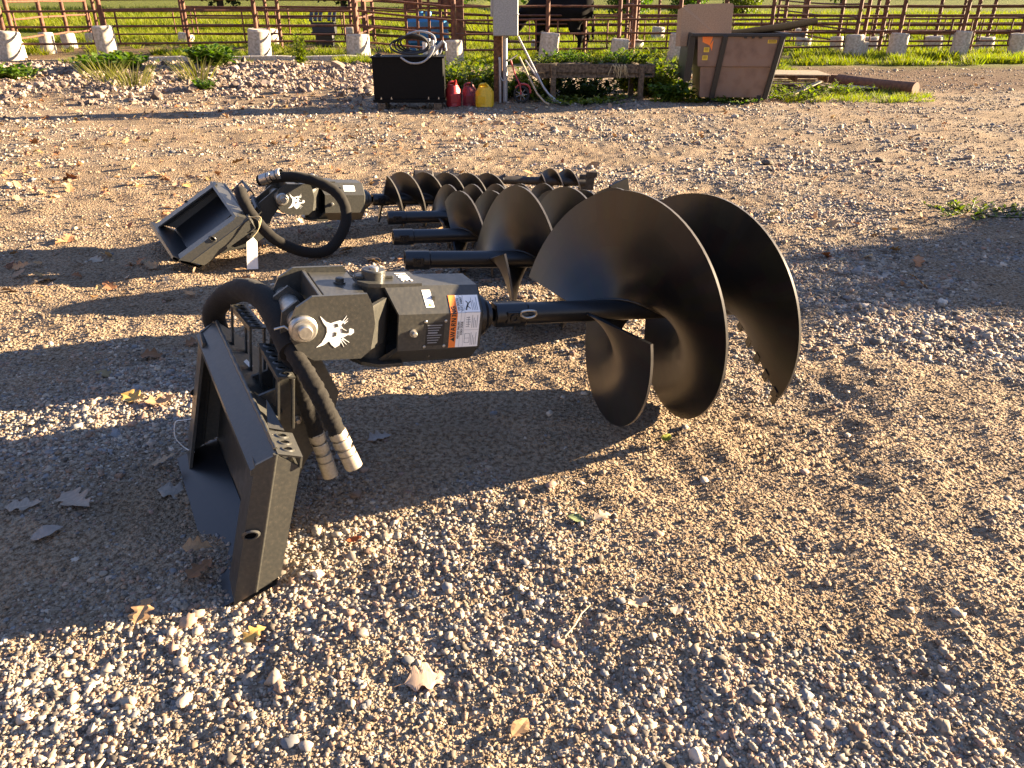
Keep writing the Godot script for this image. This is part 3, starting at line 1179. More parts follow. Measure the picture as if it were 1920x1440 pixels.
		l.tri(Vector3(q0 + 0.0195, -0.042, 0.1321), Vector3(q0 + 0.0195, -0.024, 0.1321), Vector3(q0 + 0.0045, -0.033, 0.1321))
		part("alert_sign", l, M["black print"], lab)
		text("lettering", "AVOID INJURY", 0.0095, spot.call(0.060, q0 + 0.0305), M["black print"], lab)
		text("lettering", "OR DEATH", 0.0095, spot.call(0.148, q0 + 0.0305), M["black print"], lab)
		text("lettering", "STAY OVER", 0.0095, spot.call(0.066, q0 + 0.0425), M["black print"], lab)
		text("lettering", "10 FT. AWAY", 0.0092, spot.call(0.148, q0 + 0.0425), M["black print"], lab)
		# thin rules, pictograms and lines of small print
		l = MB.new()
		l.x = up
		var r := func(s0: float, s1: float, qa: float, qb: float) -> void:
			var flat := 0.119
			for z in 2:
				var a := clampf(s0, 0.0, flat) if z == 0 else maxf(s0, flat)
				var d := clampf(s1, 0.0, flat) if z == 0 else maxf(s1, flat)
				if d - a < 0.0002:
					continue
				if z == 0:
					l.quad(Vector3(qa, a - 0.062, 0.1319), Vector3(qb, a - 0.062, 0.1319), Vector3(qb, d - 0.062, 0.1319), Vector3(qa, d - 0.062, 0.1319))
				else:
					var p := fold + e_up * (a - flat) + n_up * 0.0019
					var w := fold + e_up * (d - flat) + n_up * 0.0019
					l.quad(Vector3(qa, p.y, p.z), Vector3(qb, p.y, p.z), Vector3(qb, w.y, w.z), Vector3(qa, w.y, w.z))
		for q in [0.0365, 0.0490]:
			r.call(0.0, 0.181, q0 + q, q0 + q + 0.0008)
		for w in [0.0595, 0.120]:
			r.call(w, w + 0.0007, q0 + 0.0508, q1)
		for k in 3:
			for i in 4:
				r.call(0.006 + 0.0605 * k, 0.050 + 0.0605 * k - 0.009 * (i % 3), q0 + 0.0765 + 0.0060 * i, q0 + 0.0782 + 0.0060 * i)
		# open book
		for k in 2:
			r.call(0.014, 0.0155, q0 + 0.0551 + 0.0086 * k, q0 + 0.0622 + 0.0086 * k)
			r.call(0.046, 0.0475, q0 + 0.0551 + 0.0086 * k, q0 + 0.0622 + 0.0086 * k)
		r.call(0.014, 0.0475, q0 + 0.0543, q0 + 0.0558)
		r.call(0.014, 0.0475, q0 + 0.0715, q0 + 0.0729)
		r.call(0.030, 0.0312, q0 + 0.0551, q0 + 0.0722)
		# plant-like pictogram and falling figure as strokes
		for k in 5:
			r.call(0.070 + 0.008 * k, 0.072 + 0.008 * k, q0 + 0.0558, q0 + 0.0722 - 0.002 * absf(k - 2.0))
		r.call(0.072, 0.106, q0 + 0.0636, q0 + 0.0654)
		part("small_print", l, M["grey print"], lab)
		l = MB.new()
		l.x = up
		var fig := func(s0: float, qa: float, s1: float, qb: float, w: float) -> void:
			var a := fold + e_up * (s0 - 0.119) + n_up * 0.002
			var d := fold + e_up * (s1 - 0.119) + n_up * 0.002
			a.x = q0 + qa
			d.x = q0 + qb
			var o := (d - a).cross(n_up).normalized() * w
			l.quad(a + o, d + o, d - o, a - o)
			l.quad(a - o, d - o, d + o, a + o)
		fig.call(0.134, 0.0572, 0.150, 0.0658, 0.0024)
		fig.call(0.150, 0.0658, 0.160, 0.0586, 0.0014)
		fig.call(0.150, 0.0658, 0.158, 0.0751, 0.0014)
		fig.call(0.142, 0.0615, 0.132, 0.0715, 0.0012)
		fig.call(0.128, 0.0551, 0.133, 0.0572, 0.0028)
		part("pictogram", l, M["black print"], lab)
		# small sticker with a yellow triangle
		l = MB.new()
		l.x = up
		var c0 := fold + e_up * 0.022 + n_up * 0.0012
		var c1 := fold + e_up * 0.083 + n_up * 0.0012
		l.quad(Vector3(-0.978, c0.y, c0.z), Vector3(-0.950, c0.y, c0.z), Vector3(-0.956, c1.y, c1.z), Vector3(-0.984, c1.y, c1.z))
		var st := part("sticker", l, M["white decal"], house)
		l = MB.new()
		l.x = up
		var c2 := fold + e_up * 0.026 + n_up * 0.0018
		var c3 := fold + e_up * 0.037 + n_up * 0.0018
		l.tri(Vector3(-0.971, c2.y, c2.z), Vector3(-0.957, c2.y, c2.z), Vector3(-0.965, c3.y, c3.z))
		part("yellow_triangle", l, M["yellow decal"], st)
		# riveted serial plate
		l = MB.new()
		l.x = up
		l.box(Vector3(-0.947, -0.012, 0.1308), Vector3(0.062, 0.080, 0.0016), 0.0004)
		var sp := part("serial_plate", l, M["black print"], house)
		l = MB.new()
		l.x = up
		for i in 8:
			var w := 0.05 - 0.012 * ((i * 5) % 4) * 0.5
			l.box(Vector3(-0.950 + (w - 0.05) * 0.3, 0.018 - 0.0085 * i, 0.1321), Vector3(w, 0.0028 if i != 3 else 0.005, 0.0005))
		part("plate_print", l, M["grey print"], sp)
		l = MB.new()
		l.x = up
		for sx in [-1, 1]:
			for sy in [-1, 1]:
				l.blob(Vector3(-0.947 + 0.034 * sx, -0.012 + 0.043 * sy, 0.1315), Vector3(0.0055, 0.0055, 0.003), 0, 0, 10, 6)
		part("rivet", l, M["bare steel"], sp)
		# model lettering along the top, read from behind
		text("lettering", "30H", 0.052, Transform3D(Basis(Vector3(0, 0, -1), Vector3(-1, 0, 0), Vector3(0, 1, 0)), Vector3(-1.02, HUB + 0.1405, 0.0)), M["white decal"], house, true)
	else:
		var l := MB.new()
		l.x = up
		var c0 := fold + e_up * 0.03 + n_up * 0.0012
		var c1 := fold + e_up * 0.075 + n_up * 0.0012
		l.quad(Vector3(-0.93, c0.y, c0.z), Vector3(-0.85, c0.y, c0.z), Vector3(-0.85, c1.y, c1.z), Vector3(-0.93, c1.y, c1.z))
		part("sticker", l, M["white decal"], house)


func auger_bit(root: Node3D, r: float, pitch: float, start0: float, start1: float, hand: Array, ends: float, tip: float, collar: float, sr: float, called := "auger") -> void:
	# shaft, square collar, two flights started at the angles hand, pilot and cutting teeth
	var up := Transform3D(Basis.IDENTITY, Vector3(0, HUB, 0)) if called == "auger" else Transform3D.IDENTITY
	var b := MB.new()
	b.x = up
	b.lathe(Vector3(collar + 0.12, 0, 0), Vector3(1, 0, 0), [Vector2(0.0, 0), Vector2(sr - 0.003, 0), Vector2(sr, 0.004), Vector2(sr, ends - collar - 0.10), Vector2(sr * 0.8, ends - collar - 0.08), Vector2(sr * 0.45, tip - collar - 0.15), Vector2(0.0, tip - collar - 0.12)], 24)
	var body := part(called, b, M["black paint"], root) if called == "auger" else null
	var host: Node3D = body if body else root
	if not body:
		part("shaft", b, M["black paint"], root)
	b = MB.new()
	b.x = up
	b.lathe(Vector3(collar, 0, 0), Vector3(1, 0, 0), [Vector2(sr * 0.62, 0.05), Vector2(sr * 0.62, 0.0), Vector2(sr * 1.10, 0.0), Vector2(sr * 1.16, 0.006), Vector2(sr * 1.16, 0.118), Vector2(sr * 1.05, 0.126), Vector2(0, 0.126)], 6)
	b.box(Vector3(collar + 0.062, 0, sr * 1.0), Vector3(0.055, sr * 1.1, 0.012), 0.003)
	b.lathe(Vector3(collar + 0.062, 0, sr * 1.06), Vector3(0, 0, 1), [Vector2(sr * 0.4, 0), Vector2(sr * 0.4, 0.009), Vector2(sr * 0.22, 0.009), Vector2(sr * 0.2, 0.004), Vector2(0, 0.004)], 14)
	part("collar", b, M["black paint"], host)
	for k in 2:
		b = MB.new()
		b.x = up
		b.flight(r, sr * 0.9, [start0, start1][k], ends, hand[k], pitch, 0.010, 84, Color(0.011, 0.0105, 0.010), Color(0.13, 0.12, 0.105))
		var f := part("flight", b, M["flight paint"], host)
		# weld bead where the flight meets the shaft
		b = MB.new()
		b.x = up
		var bead := []
		var s0: float = [start0, start1][k]
		for i in 90:
			var q := s0 + (ends - s0) * i / 89.0
			var aa: float = hand[k] - TAU * (q - s0) / pitch
			bead.append(Vector3(q - 0.007, sin(aa) * (sr + 0.001), cos(aa) * (sr + 0.001)))
		b.tube(bead, 0.007, 6, 0.35, 3)
		part("weld_bead", b, M["black paint"], f)
		# cutting teeth along the last edge
		b = MB.new()
		b.x = up
		var a: float = hand[k] - TAU * (ends - [start0, start1][k]) / pitch
		var o := Vector3(0, sin(a), cos(a))
		var tg := Vector3(pitch / TAU, -cos(a) * r * 0.6, sin(a) * r * 0.6).normalized()
		var cnt := maxi(2, int(r / 0.085))
		for i in cnt:
			var w := sr + (r - sr) * (i + 0.6) / cnt
			var c := Vector3(ends, 0, 0) + o * w
			b.box(c + tg * 0.012, Vector3(0.062, 0.034, 0.016), 0.003, Basis(tg, o, tg.cross(o)))
			if i == cnt - 1:
				b.box(c + tg * 0.035 + o * 0.014, Vector3(0.07, 0.026, 0.014), 0.003, Basis(tg, o, tg.cross(o)))
		part("cutting_tooth", b, M["black paint"], host)
	b = MB.new()
	b.x = up
	b.box(Vector3(tip - 0.07, 0, 0), Vector3(0.10, sr * 1.5, 0.012), 0.002)
	b.box(Vector3(tip - 0.04, 0, 0), Vector3(0.08, sr * 0.8, 0.02), 0.003)
	part("pilot_tip", b, M["black paint"], host)


func coupling(b: MB, p: Vector3, q: Vector3, r: float) -> void:
	var d := q - p
	var l := d.length()
	b.lathe(p, d, [Vector2(r * 0.8, -0.004), Vector2(r, 0.0), Vector2(r, l * 0.16), Vector2(r * 0.74, l * 0.165), Vector2(r * 0.74, l * 0.22)], 16)
	b.lathe(p, d, [Vector2(r * 0.98, l * 0.22), Vector2(r * 1.02, l * 0.24), Vector2(r * 1.02, l * 0.40), Vector2(r * 0.9, l * 0.42)], 6)
	b.lathe(p, d, [Vector2(r * 0.68, l * 0.41), Vector2(r * 0.68, l * 0.47), Vector2(r * 0.96, l * 0.475), Vector2(r * 0.96, l * 0.60), Vector2(r * 0.78, l * 0.605), Vector2(r * 0.78, l * 0.635), Vector2(r * 0.97, l * 0.64), Vector2(r * 0.97, l * 0.98), Vector2(r * 0.9, l), Vector2(r * 0.6, l), Vector2(r * 0.55, l * 0.93), Vector2(0, l * 0.92)], 18)


func attachments() -> void:
	var yaw := 0.4345
	var ad := Vector3(cos(yaw), -0.1275, -sin(yaw)).normalized()
	var nn := Vector3(sin(yaw), 0, cos(yaw))
	var u2 := nn.cross(ad).normalized()
	var o := Vector3(0.5492, 0.4739, -2.8296) - u2 * HUB
	var a := thing("auger_attachment", "near black auger attachment with huge spiral flights, warning label and two loose hose ends", "auger attachment", Transform3D(Basis(ad, u2, nn), o), "auger attachments lying on the gravel")
	mounting_frame(a, 0.0, true)
	drive(a, true)
	auger_bit(a, 0.4417, 0.650, -0.3181, -0.3216, [0.0873, 3.1481], 0.405, 0.56, -0.684, 0.040)
	var b := MB.new()
	b.x = Transform3D(Basis.IDENTITY, Vector3(0, HUB, 0))
	b.tube(b.smooth_path([Vector3(-0.60, 0.01, 0.048), Vector3(-0.60, 0.026, 0.056), Vector3(-0.57, 0.030, 0.058), Vector3(-0.545, 0.024, 0.056), Vector3(-0.545, 0.006, 0.05), Vector3(-0.575, 0.0, 0.05), Vector3(-0.60, 0.01, 0.05)], 5), 0.0045, 7)
	part("clip_pin", b, M["bare steel"], a)
	# hoses in woven sleeves
	var up := Transform3D(Basis.IDENTITY, Vector3(0, HUB, 0))
	b = MB.new()
	b.x = up
	var p := b.smooth_path([Vector3(-1.53, -0.28, -0.50), Vector3(-1.560, -0.150, -0.50), Vector3(-1.538, -0.072, -0.44), Vector3(-1.502, -0.014, -0.36), Vector3(-1.47, 0.022, -0.26), Vector3(-1.44, 0.028, -0.16), Vector3(-1.42, 0.008, -0.06), Vector3(-1.408, -0.022, 0.03), Vector3(-1.395, -0.055, 0.11)], 7)
	b.tube(p, 0.040, 16, 0.07, 2)
	var hs := part("hydraulic_hose", b, M["hose sleeve"], a)
	b = MB.new()
	b.x = up
	p = b.smooth_path([Vector3(-1.408, -0.02, 0.05), Vector3(-1.388, -0.062, 0.15), Vector3(-1.366, -0.098, 0.22), Vector3(-1.339, -0.153, 0.27), Vector3(-1.318, -0.20, 0.295), Vector3(-1.300, -0.243, 0.31)], 9)
	b.tube(p, 0.0265, 14, 0.22, 5)
	part("sleeve", b, M["hose sleeve"], hs)
	b = MB.new()
	b.x = up
	p = b.smooth_path([Vector3(-1.415, -0.01, 0.02), Vector3(-1.402, -0.07, 0.07), Vector3(-1.381, -0.14, 0.115), Vector3(-1.360, -0.21, 0.13), Vector3(-1.341, -0.275, 0.145), Vector3(-1.328, -0.325, 0.155)], 9)
	b.tube(p, 0.0255, 14, 0.22, 8)
	part("sleeve", b, M["hose sleeve"], hs)
	b = MB.new()
	b.x = up
	coupling(b, Vector3(-1.302, -0.238, 0.308), Vector3(-1.252, -0.352, 0.335), 0.0275)
	part("coupling", b, M["coupler steel"], hs)
	b = MB.new()
	b.x = up
	coupling(b, Vector3(-1.329, -0.321, 0.154), Vector3(-1.284, -0.470, 0.175), 0.0265)
	part("coupling", b, M["coupler steel"], hs)
	b = MB.new()
	b.x = up
	b.tube([Vector3(-1.445, 0.015, 0.10), Vector3(-1.42, 0.028, 0.115), Vector3(-1.398, 0.012, 0.12), Vector3(-1.40, -0.02, 0.11)], 0.004, 6)
	part("cable_tie", b, M["bare steel"], hs)

	# the second one, farther off, lying lower with its frame tipped back
	yaw = deg_to_rad(29.0)
	ad = Vector3(cos(yaw), -0.11, -sin(yaw)).normalized()
	nn = Vector3(sin(yaw), 0, cos(yaw))
	u2 = nn.cross(ad).normalized()
	var pin := Vector3(-1.62, 0.36, -5.33)
	var basis2 := Basis(ad, u2, nn)
	var c := thing("auger_attachment", "farther black auger attachment with frame tipped back, paper tag and coiled hose loop", "auger attachment", Transform3D(basis2, pin - basis2 * Vector3(-1.376, 0.04 + HUB, 0)), "auger attachments lying on the gravel")
	mounting_frame(c, deg_to_rad(-46.0), false)
	drive(c, false)
	auger_bit(c, 0.20, 0.36, -0.60, -0.60, [1.2, 4.34], 0.42, 0.56, -0.684, 0.040)
	b = MB.new()
	b.x = Transform3D(basis2.inverse(), basis2.inverse() * -c.position)
	# the loop, in the yard's own axes
	p = b.smooth_path([Vector3(-1.73, 0.36, -5.02), Vector3(-1.76, 0.44, -5.05), Vector3(-1.73, 0.40, -4.98), Vector3(-1.66, 0.29, -4.94), Vector3(-1.53, 0.16, -4.90), Vector3(-1.37, 0.065, -4.95), Vector3(-1.23, 0.06, -5.0), Vector3(-1.14, 0.15, -5.08), Vector3(-1.11, 0.27, -5.15), Vector3(-1.16, 0.38, -5.20), Vector3(-1.28, 0.45, -5.24), Vector3(-1.44, 0.485, -5.27), Vector3(-1.60, 0.475, -5.30), Vector3(-1.72, 0.45, -5.32)], 8)
	b.tube(p, 0.036, 14, 0.10, 12)
	hs = part("hydraulic_hose", b, M["hose sleeve"], c)
	b = MB.new()
	b.x = Transform3D(basis2.inverse(), basis2.inverse() * -c.position)
	coupling(b, Vector3(-1.55, 0.505, -5.285), Vector3(-1.70, 0.455, -5.315), 0.040)
	part("hose_collar", b, M["bare steel"], hs)


func loose_augers() -> void:
	# [where the shaft starts, yaw, fall, radius, pitch, collar end, flight starts, flight angles, end, tip, shaft radius, label]
	var list := [
		[Vector3(-0.53, 0.40, -3.70), 14.0, 4.0, 0.365, 0.52, [0.42, 0.42], [3.5, 0.36], 1.15, 1.32, 0.043, "loose auger with large bronze-lit flights, nearest of the row behind the big auger"],
		[Vector3(-0.71, 0.285, -4.52), 16.0, 3.0, 0.265, 0.40, [0.36, 0.36], [5.655, 2.513], 1.42, 1.56, 0.043, "loose medium auger lying second in the row, hexagonal shaft end scratched"],
		[Vector3(-0.84, 0.235, -5.17), 15.0, 2.5, 0.215, 0.34, [0.34, 0.34], [3.2, 0.06], 1.20, 1.36, 0.041, "loose smaller auger lying third in the row beside the coiled hose loop"],
	]
	for e in list:
		var yaw := deg_to_rad(e[1])
		var ad := Vector3(cos(yaw), -tan(deg_to_rad(e[2])), -sin(yaw)).normalized()
		var nn := Vector3(sin(yaw), 0, cos(yaw))
		var g := Basis(ad, nn.cross(ad).normalized(), nn)
		var o := thing("auger_bit", e[10], "auger bit", Transform3D(g, e[0]), "loose auger bits lying in a row")
		if e[3] == 0.265:
			var w := MB.new()
			w.box(Vector3(1.42, 0.285, 0.02), Vector3(0.145, 0.085, 0.016), 0.004, Basis(Vector3(0, 1, 0), 0.25) * Basis(Vector3(0, 0, 1), 0.32))
			w.lathe(Vector3(1.395, 0.275, 0.031), Vector3(0.25, 0, 1), [Vector2(0.026, 0), Vector2(0.026, 0.004), Vector2(0.018, 0.004), Vector2(0.018, 0.001), Vector2(0, 0.001)], 14)
			part("wear_tooth", w, M["black paint"], o)
		auger_bit(o, e[3], e[4], e[5][0], e[5][1], e[6], e[7], e[8], 0.0, e[9], "bit")
	# an old worn one behind, with a pipe coupling on its end
	var yaw := deg_to_rad(13.0)
	var ad := Vector3(cos(yaw), -0.075, -sin(yaw)).normalized()
	var nn := Vector3(sin(yaw), 0, cos(yaw))
	var g := Basis(ad, nn.cross(ad).normalized(), nn)
	var o := thing("auger_bit", "old worn auger with scuffed pipe coupling, farthest of the row", "auger bit", Transform3D(g, Vector3(-0.82, 0.225, -6.55)), "loose auger bits lying in a row")
	var b := MB.new()
	b.cyl(Vector3(0.2, 0, 0), Vector3(1.5, 0, 0), 0.035, 16)
	part("shaft", b, M["old black paint"], o)
	b = MB.new()
	b.lathe(Vector3(0, 0, 0), Vector3(1, 0, 0), [Vector2(0.04, 0.05), Vector2(0.042, 0.0), Vector2(0.058, 0.0), Vector2(0.060, 0.006), Vector2(0.060, 0.15), Vector2(0.046, 0.16), Vector2(0.046, 0.26), Vector2(0.036, 0.27)], 20)
	part("pipe_coupling", b, M["old black paint"], o)
	for k in 2:
		b = MB.new()
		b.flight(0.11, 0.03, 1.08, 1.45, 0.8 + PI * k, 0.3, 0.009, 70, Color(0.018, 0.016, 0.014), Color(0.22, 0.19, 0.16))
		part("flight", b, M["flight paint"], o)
	b = MB.new()
	b.box(Vector3(1.52, 0.0, 0.0), Vector3(0.14, 0.13, 0.02), 0.003)
	b.box(Vector3(1.56, 0.07, 0.0), Vector3(0.10, 0.05, 0.03), 0.003)
	part("cutting_tooth", b, M["old black paint"], o)


# ---------------------------------------------------------------- field, trees, fences
func far_setting() -> void:
	# low bushes and trees along the far side of the field; each its own thing
	var leafy := crown_mesh(1800, 71)
	var spots := [
		[-21.0, -62.0, 7.5, 0.04, "dark leaf", "dark broad tree far left beyond the pens, crown down to the grass"], [-12.5, -64.0, 7.0, 0.04, "dark leaf", "second dark broad tree beyond the pens, above the black feeder"],
		[-3.5, -60.0, 8.0, 0.04, "dark leaf", "dark tree beyond the pens, behind the rusty cattle chute"], [6.5, -47.0, 3.2, 0.05, "leaf", "rounded green bush behind the black cow's pen"],
		[10.0, -49.0, 2.6, 0.05, "leaf", "lower bush in the field behind the brown bin"], [14.0, -52.0, 3.0, 0.05, "pale leaf", "yellowish bush in the field to the right of the brown bin"],
		[2.5, -66.0, 8.0, 0.04, "dark leaf", "dark tree beyond the pens, above the black cow"], [22.0, -80.0, 9.0, 0.04, "dark leaf", "dark tree far off behind the right-hand pens"], [33.0, -86.0, 9.0, 0.04, "dark leaf", "farthest tree on the right horizon"],
	]
	for e in spots:
		var y := hgt(e[0], e[1])
		var tall: float = e[2]
		var o := thing("tree" if tall > 4.0 else "bush", e[5], "tree" if tall > 4.0 else "bush", at(Vector3(e[0], y - 0.05, e[1]), e[0] * 1.7), "trees beyond the pens")
		var b := MB.new()
		b.tube([Vector3(0, 0, 0), Vector3(0.05, tall * 0.25, 0.03), Vector3(-0.03, tall * 0.55, 0.05), Vector3(0.1, tall * 0.85, 0)], [tall * 0.035, tall * 0.028, tall * 0.02, tall * 0.006], 9)
		for k in 5:
			var a: float = k * 1.26 + e[0]
			var s := tall * (0.3 + 0.09 * k)
			b.tube([Vector3(0, s, 0), Vector3(cos(a), 0.55, sin(a)) * tall * 0.14 + Vector3(0, s, 0), Vector3(cos(a), 0.75, sin(a)) * tall * 0.26 + Vector3(0, s, 0)], [tall * 0.014, tall * 0.009, tall * 0.003], 6)
		part("trunk", b, M["bark"], o)
		var cr := MeshInstance3D.new()
		cr.name = "crown"
		cr.mesh = leafy
		cr.material_override = M[e[4]]
		var low: float = tall * e[3] * 0.5
		var hh: float = (tall - low) * 0.5
		cr.transform = Transform3D(Basis.from_scale(Vector3(tall * 0.46, hh, tall * 0.46)), Vector3(0, low + hh, 0))
		o.add_child(cr)


# unit crown: leaf clumps through an uneven ball
func crown_mesh(count: int, sd: int) -> ArrayMesh:
	var b := MB.new()
	var r := RandomNumberGenerator.new()
	r.seed = sd
	var nz := FastNoiseLite.new()
	nz.seed = sd
	nz.frequency = 0.9
	for i in count:
		var d := Vector3(r.randfn(), r.randfn(), r.randfn()).normalized()
		var lim := 0.86 + 0.35 * nz.get_noise_3dv(d * 2.0)
		var p := d * lim * pow(r.randf(), 0.33)
		if nz.get_noise_3dv(p * 4.0 + Vector3(9, 0, 0)) < -0.18:
			continue
		var tone := r.randf_range(0.65, 1.3)
		b.col = Color(tone * r.randf_range(0.9, 1.15), tone, tone * 0.9)
		for k in 3:
			var q := p + Vector3(r.randfn(), r.randfn(), r.randfn()) * 0.05
			var u := Vector3(r.randfn(), r.randfn(), r.randfn()).normalized() * 0.055
			var w := u.cross(Vector3(r.randfn(), r.randfn(), r.randfn()).normalized()).normalized() * 0.035
			b.tri(q - u, q + w, q + u)
			b.tri(q - u, q + u, q - w)
	return b.mesh()


func fence_run(label: String, pts: Array, tall: float, rails: Array, pier: float, stays: bool, sd: int, pier_h := 0.42) -> void:
	var r := RandomNumberGenerator.new()
	r.seed = sd
	var o := thing("pipe_fence", label, "fence", at(pts[0]), "pipe fences of the cattle pens")
	var base: Vector3 = pts[0]
	var tops := []
	for i in pts.size():
		var p: Vector3 = pts[i] - base
		p.y = hgt(pts[i].x, pts[i].z) - hgt(base.x, base.z)
		var lean := Vector3(r.randf_range(-0.02, 0.02), tall, r.randf_range(-0.02, 0.02))
		tops.append([p, lean])
		var b := MB.new()
		b.cyl(p + Vector3(0, -0.05, 0), p + lean, 0.056, 12, 0.004)
		var post := part("post", b, M["rusty pipe"], o)
		if pier > 0.0:
			b = MB.new()
			var h := pier_h * r.randf_range(0.8, 1.25)
			var w := pier * r.randf_range(0.85, 1.15)
			var tl := Vector3(r.randf_range(-0.10, 0.10), 1, r.randf_range(-0.06, 0.06))
			b.lathe(p + Vector3(0, -0.1, 0), tl, [Vector2(w * 0.98, 0), Vector2(w * 1.03, 0.12), Vector2(w, h * 0.6), Vector2(w * 0.98, h + 0.06), Vector2(w * 0.9, h + 0.1), Vector2(0, h + 0.105)], 18)
			part("concrete_pier", b, M["concrete"], post)
	o.position.y = hgt(base.x, base.z)
	for i in pts.size() - 1:
		var p: Vector3 = tops[i][0]
		var q: Vector3 = tops[i + 1][0]
		var gap := p.distance_to(q)
		for h in rails:
			var b := MB.new()
			var a := p + Vector3(0, h + r.randf_range(-0.012, 0.012), -0.07)
			var e := q + Vector3(0, h + r.randf_range(-0.012, 0.012), -0.07)
			b.tube([a, a.lerp(e, 0.5) + Vector3(0, r.randf_range(-0.012, 0.006), 0), e], 0.026, 8)
			part("rail", b, M["rusty pipe"], o)
		if stays:
			for f in [0.28 / gap, 1.0 - 0.32 / gap] if gap < 4.2 else [0.28 / gap, 0.5, 1.0 - 0.32 / gap]:
				var b := MB.new()
				var s := p.lerp(q, f)
				b.cyl(s + Vector3(0, rails[0], -0.07), s + Vector3(0, rails[rails.size() - 3 if rails.size() > 4 else rails.size() - 1], -0.07), 0.022, 8)
				part("stay", b, M["rusty pipe"], o)


func fences() -> void:
	var a := []
	for x in [-15.2, -12.4, -10.0, -6.55, -4.0, -1.5, 0.95, 2.9, 4.55, 7.3, 9.9, 11.15, 13.1, 14.95, 18.0]:
		a.append(Vector3(x, 0, -22.6 - 0.165 * x + 0.25 * sin(x * 3.1)))
	fence_run("long front fence of rusty pipe rails on white concrete footings", a, 2.0, [0.36, 0.74, 1.08, 1.40, 1.72], 0.265, true, 5, 0.62)
	a = []
	for x in [-14.0, -11.05, -8.2, -5.4, -2.2, 0.9, 4.2, 7.2, 9.9, 12.15, 14.2, 16.1, 19.0]:
		a.append(Vector3(x, 0, -28.6 + 0.2 * sin(x * 2.3)))
	fence_run("second pipe fence behind the front one, shorter footings, six thin rails", a, 1.9, [0.30, 0.54, 0.80, 1.06, 1.34, 1.62], 0.25, true, 6, 0.42)
	a = []
	for x in [-9.6, -6.9, -4.4, -0.4, 2.2, 5.6, 8.3, 11.4, 14.3, 17.5]:
		a.append(Vector3(x, 0, -25.6 - 0.05 * x))
	fence_run("middle row of tubular pen panels between the front and second fences", a, 1.8, [0.42, 0.66, 0.9, 1.14, 1.38, 1.62], 0.0, true, 16)
	a = []
	for x in [6.0, 8.7, 11.9, 15.2, 18.4, 21.6]:
		a.append(Vector3(x, 0, -35.0))
	fence_run("far right pipe fence standing in the bright grass behind the others", a, 1.9, [0.35, 0.62, 0.90, 1.2, 1.5], 0.25, true, 7, 0.4)
	fence_run("orange rusty cross fence at the far left running away from the yard", [Vector3(-12.7, 0, -21.6), Vector3(-13.0, 0, -23.6), Vector3(-13.5, 0, -25.8), Vector3(-13.9, 0, -28.0)], 2.1, [0.45, 0.9, 1.3, 1.7], 0.2, false, 8)
	fence_run("cross fence between the pens beside the black cow", [Vector3(3.35, 0, -23.4), Vector3(3.6, 0, -25.8), Vector3(3.8, 0, -28.3)], 1.9, [0.4, 0.75, 1.1, 1.45], 0.0, false, 9)
	fence_run("cross fence between the right-hand pens in the grass", [Vector3(10.2, 0, -24.6), Vector3(10.4, 0, -27.0), Vector3(10.6, 0, -31.0), Vector3(10.8, 0, -34.8)], 1.9, [0.4, 0.75, 1.1, 1.45], 0.2, false, 10)
	fence_run("cross fence left of the blue tank between the pens", [Vector3(-4.1, 0, -22.5), Vector3(-4.3, 0, -25.0), Vector3(-4.6, 0, -28.3)], 1.8, [0.5, 0.9, 1.3], 0.0, false, 11)
	# low kerb along the front of the pens
	var b := MB.new()
	var prev := Vector3.ZERO
	for i in 24:
		var x := -9.4 + 0.33 * i
		var p := Vector3(x, hgt(x, -20.3 - 0.10 * (x + 9.4)) + 0.02, -20.3 - 0.10 * (x + 9.4))
		if i > 0:
			b.bar(prev, p, 0.16, 0.16, 0.015)
		prev = p
	structure(part("concrete_kerb", b, M["concrete"], self), "low pale concrete kerb in front of the pens")

	# rusty cattle chute with dark sheet sides
	var o := thing("cattle_chute", "dark rust-brown steel cattle chute standing behind the black fuel tank", "cattle chute", at(Vector3(-2.4, hgt(-2.4, -24.6), -24.6), 0.08))
	for k in 5:
		b = MB.new()
		b.cyl(Vector3(-0.65 + 0.33 * k, 0, 0.0), Vector3(-0.65 + 0.33 * k, 2.0, 0.0), 0.04, 8)
		part("upright", b, M["rusty pipe"], o)
	for k in 2:
		b = MB.new()
		b.box(Vector3(-0.42 + 0.95 * k, 1.62, -0.05), Vector3(0.5, 0.72, 0.04), 0.005)
		part("side_sheet", b, M["rusty pipe"], o)
	for h in [0.42, 0.72, 1.0, 1.24]:
		b = MB.new()
		b.bar(Vector3(-0.7, h, -0.03), Vector3(0.75, h, -0.03), 0.03, 0.07, 0.004)
		part("cross_bar", b, M["rusty pipe"], o)
	b = MB.new()
	b.box(Vector3(0.9, 1.1, 0), Vector3(0.22, 2.0, 0.05), 0.01)
	part("door_post", b, M["rusty pipe"], o)
	# blue tank
	o = thing("water_tank", "blue plastic tank with two filler caps behind the chute bars", "water tank", at(Vector3(-2.55, hgt(-2.55, -25.6), -25.6)))
	b = MB.new()
	b.box(Vector3(0, 0.55, 0), Vector3(1.25, 0.75, 0.8), 0.09)
	b.box(Vector3(0, 0.12, 0), Vector3(1.05, 0.24, 0.7), 0.04)
	part("tank_body", b, M["blue plastic"], o)
	for x in [-0.18, 0.06]:
		b = MB.new()
		b.lathe(Vector3(x, 0.92, 0.1), Vector3.UP, [Vector2(0.1, 0), Vector2(0.1, 0.16), Vector2(0.085, 0.19), Vector2(0, 0.19)], 16)
		part("filler_cap", b, M["blue plastic"], o)
	# black feeder with slatted sloping lid
	o = thing("mineral_feeder", "black plastic feeder with slatted sloping lid in the left pen", "feeder", at(Vector3(-5.95, hgt(-5.95, -26.8), -26.8), 0.12))
	b = MB.new()
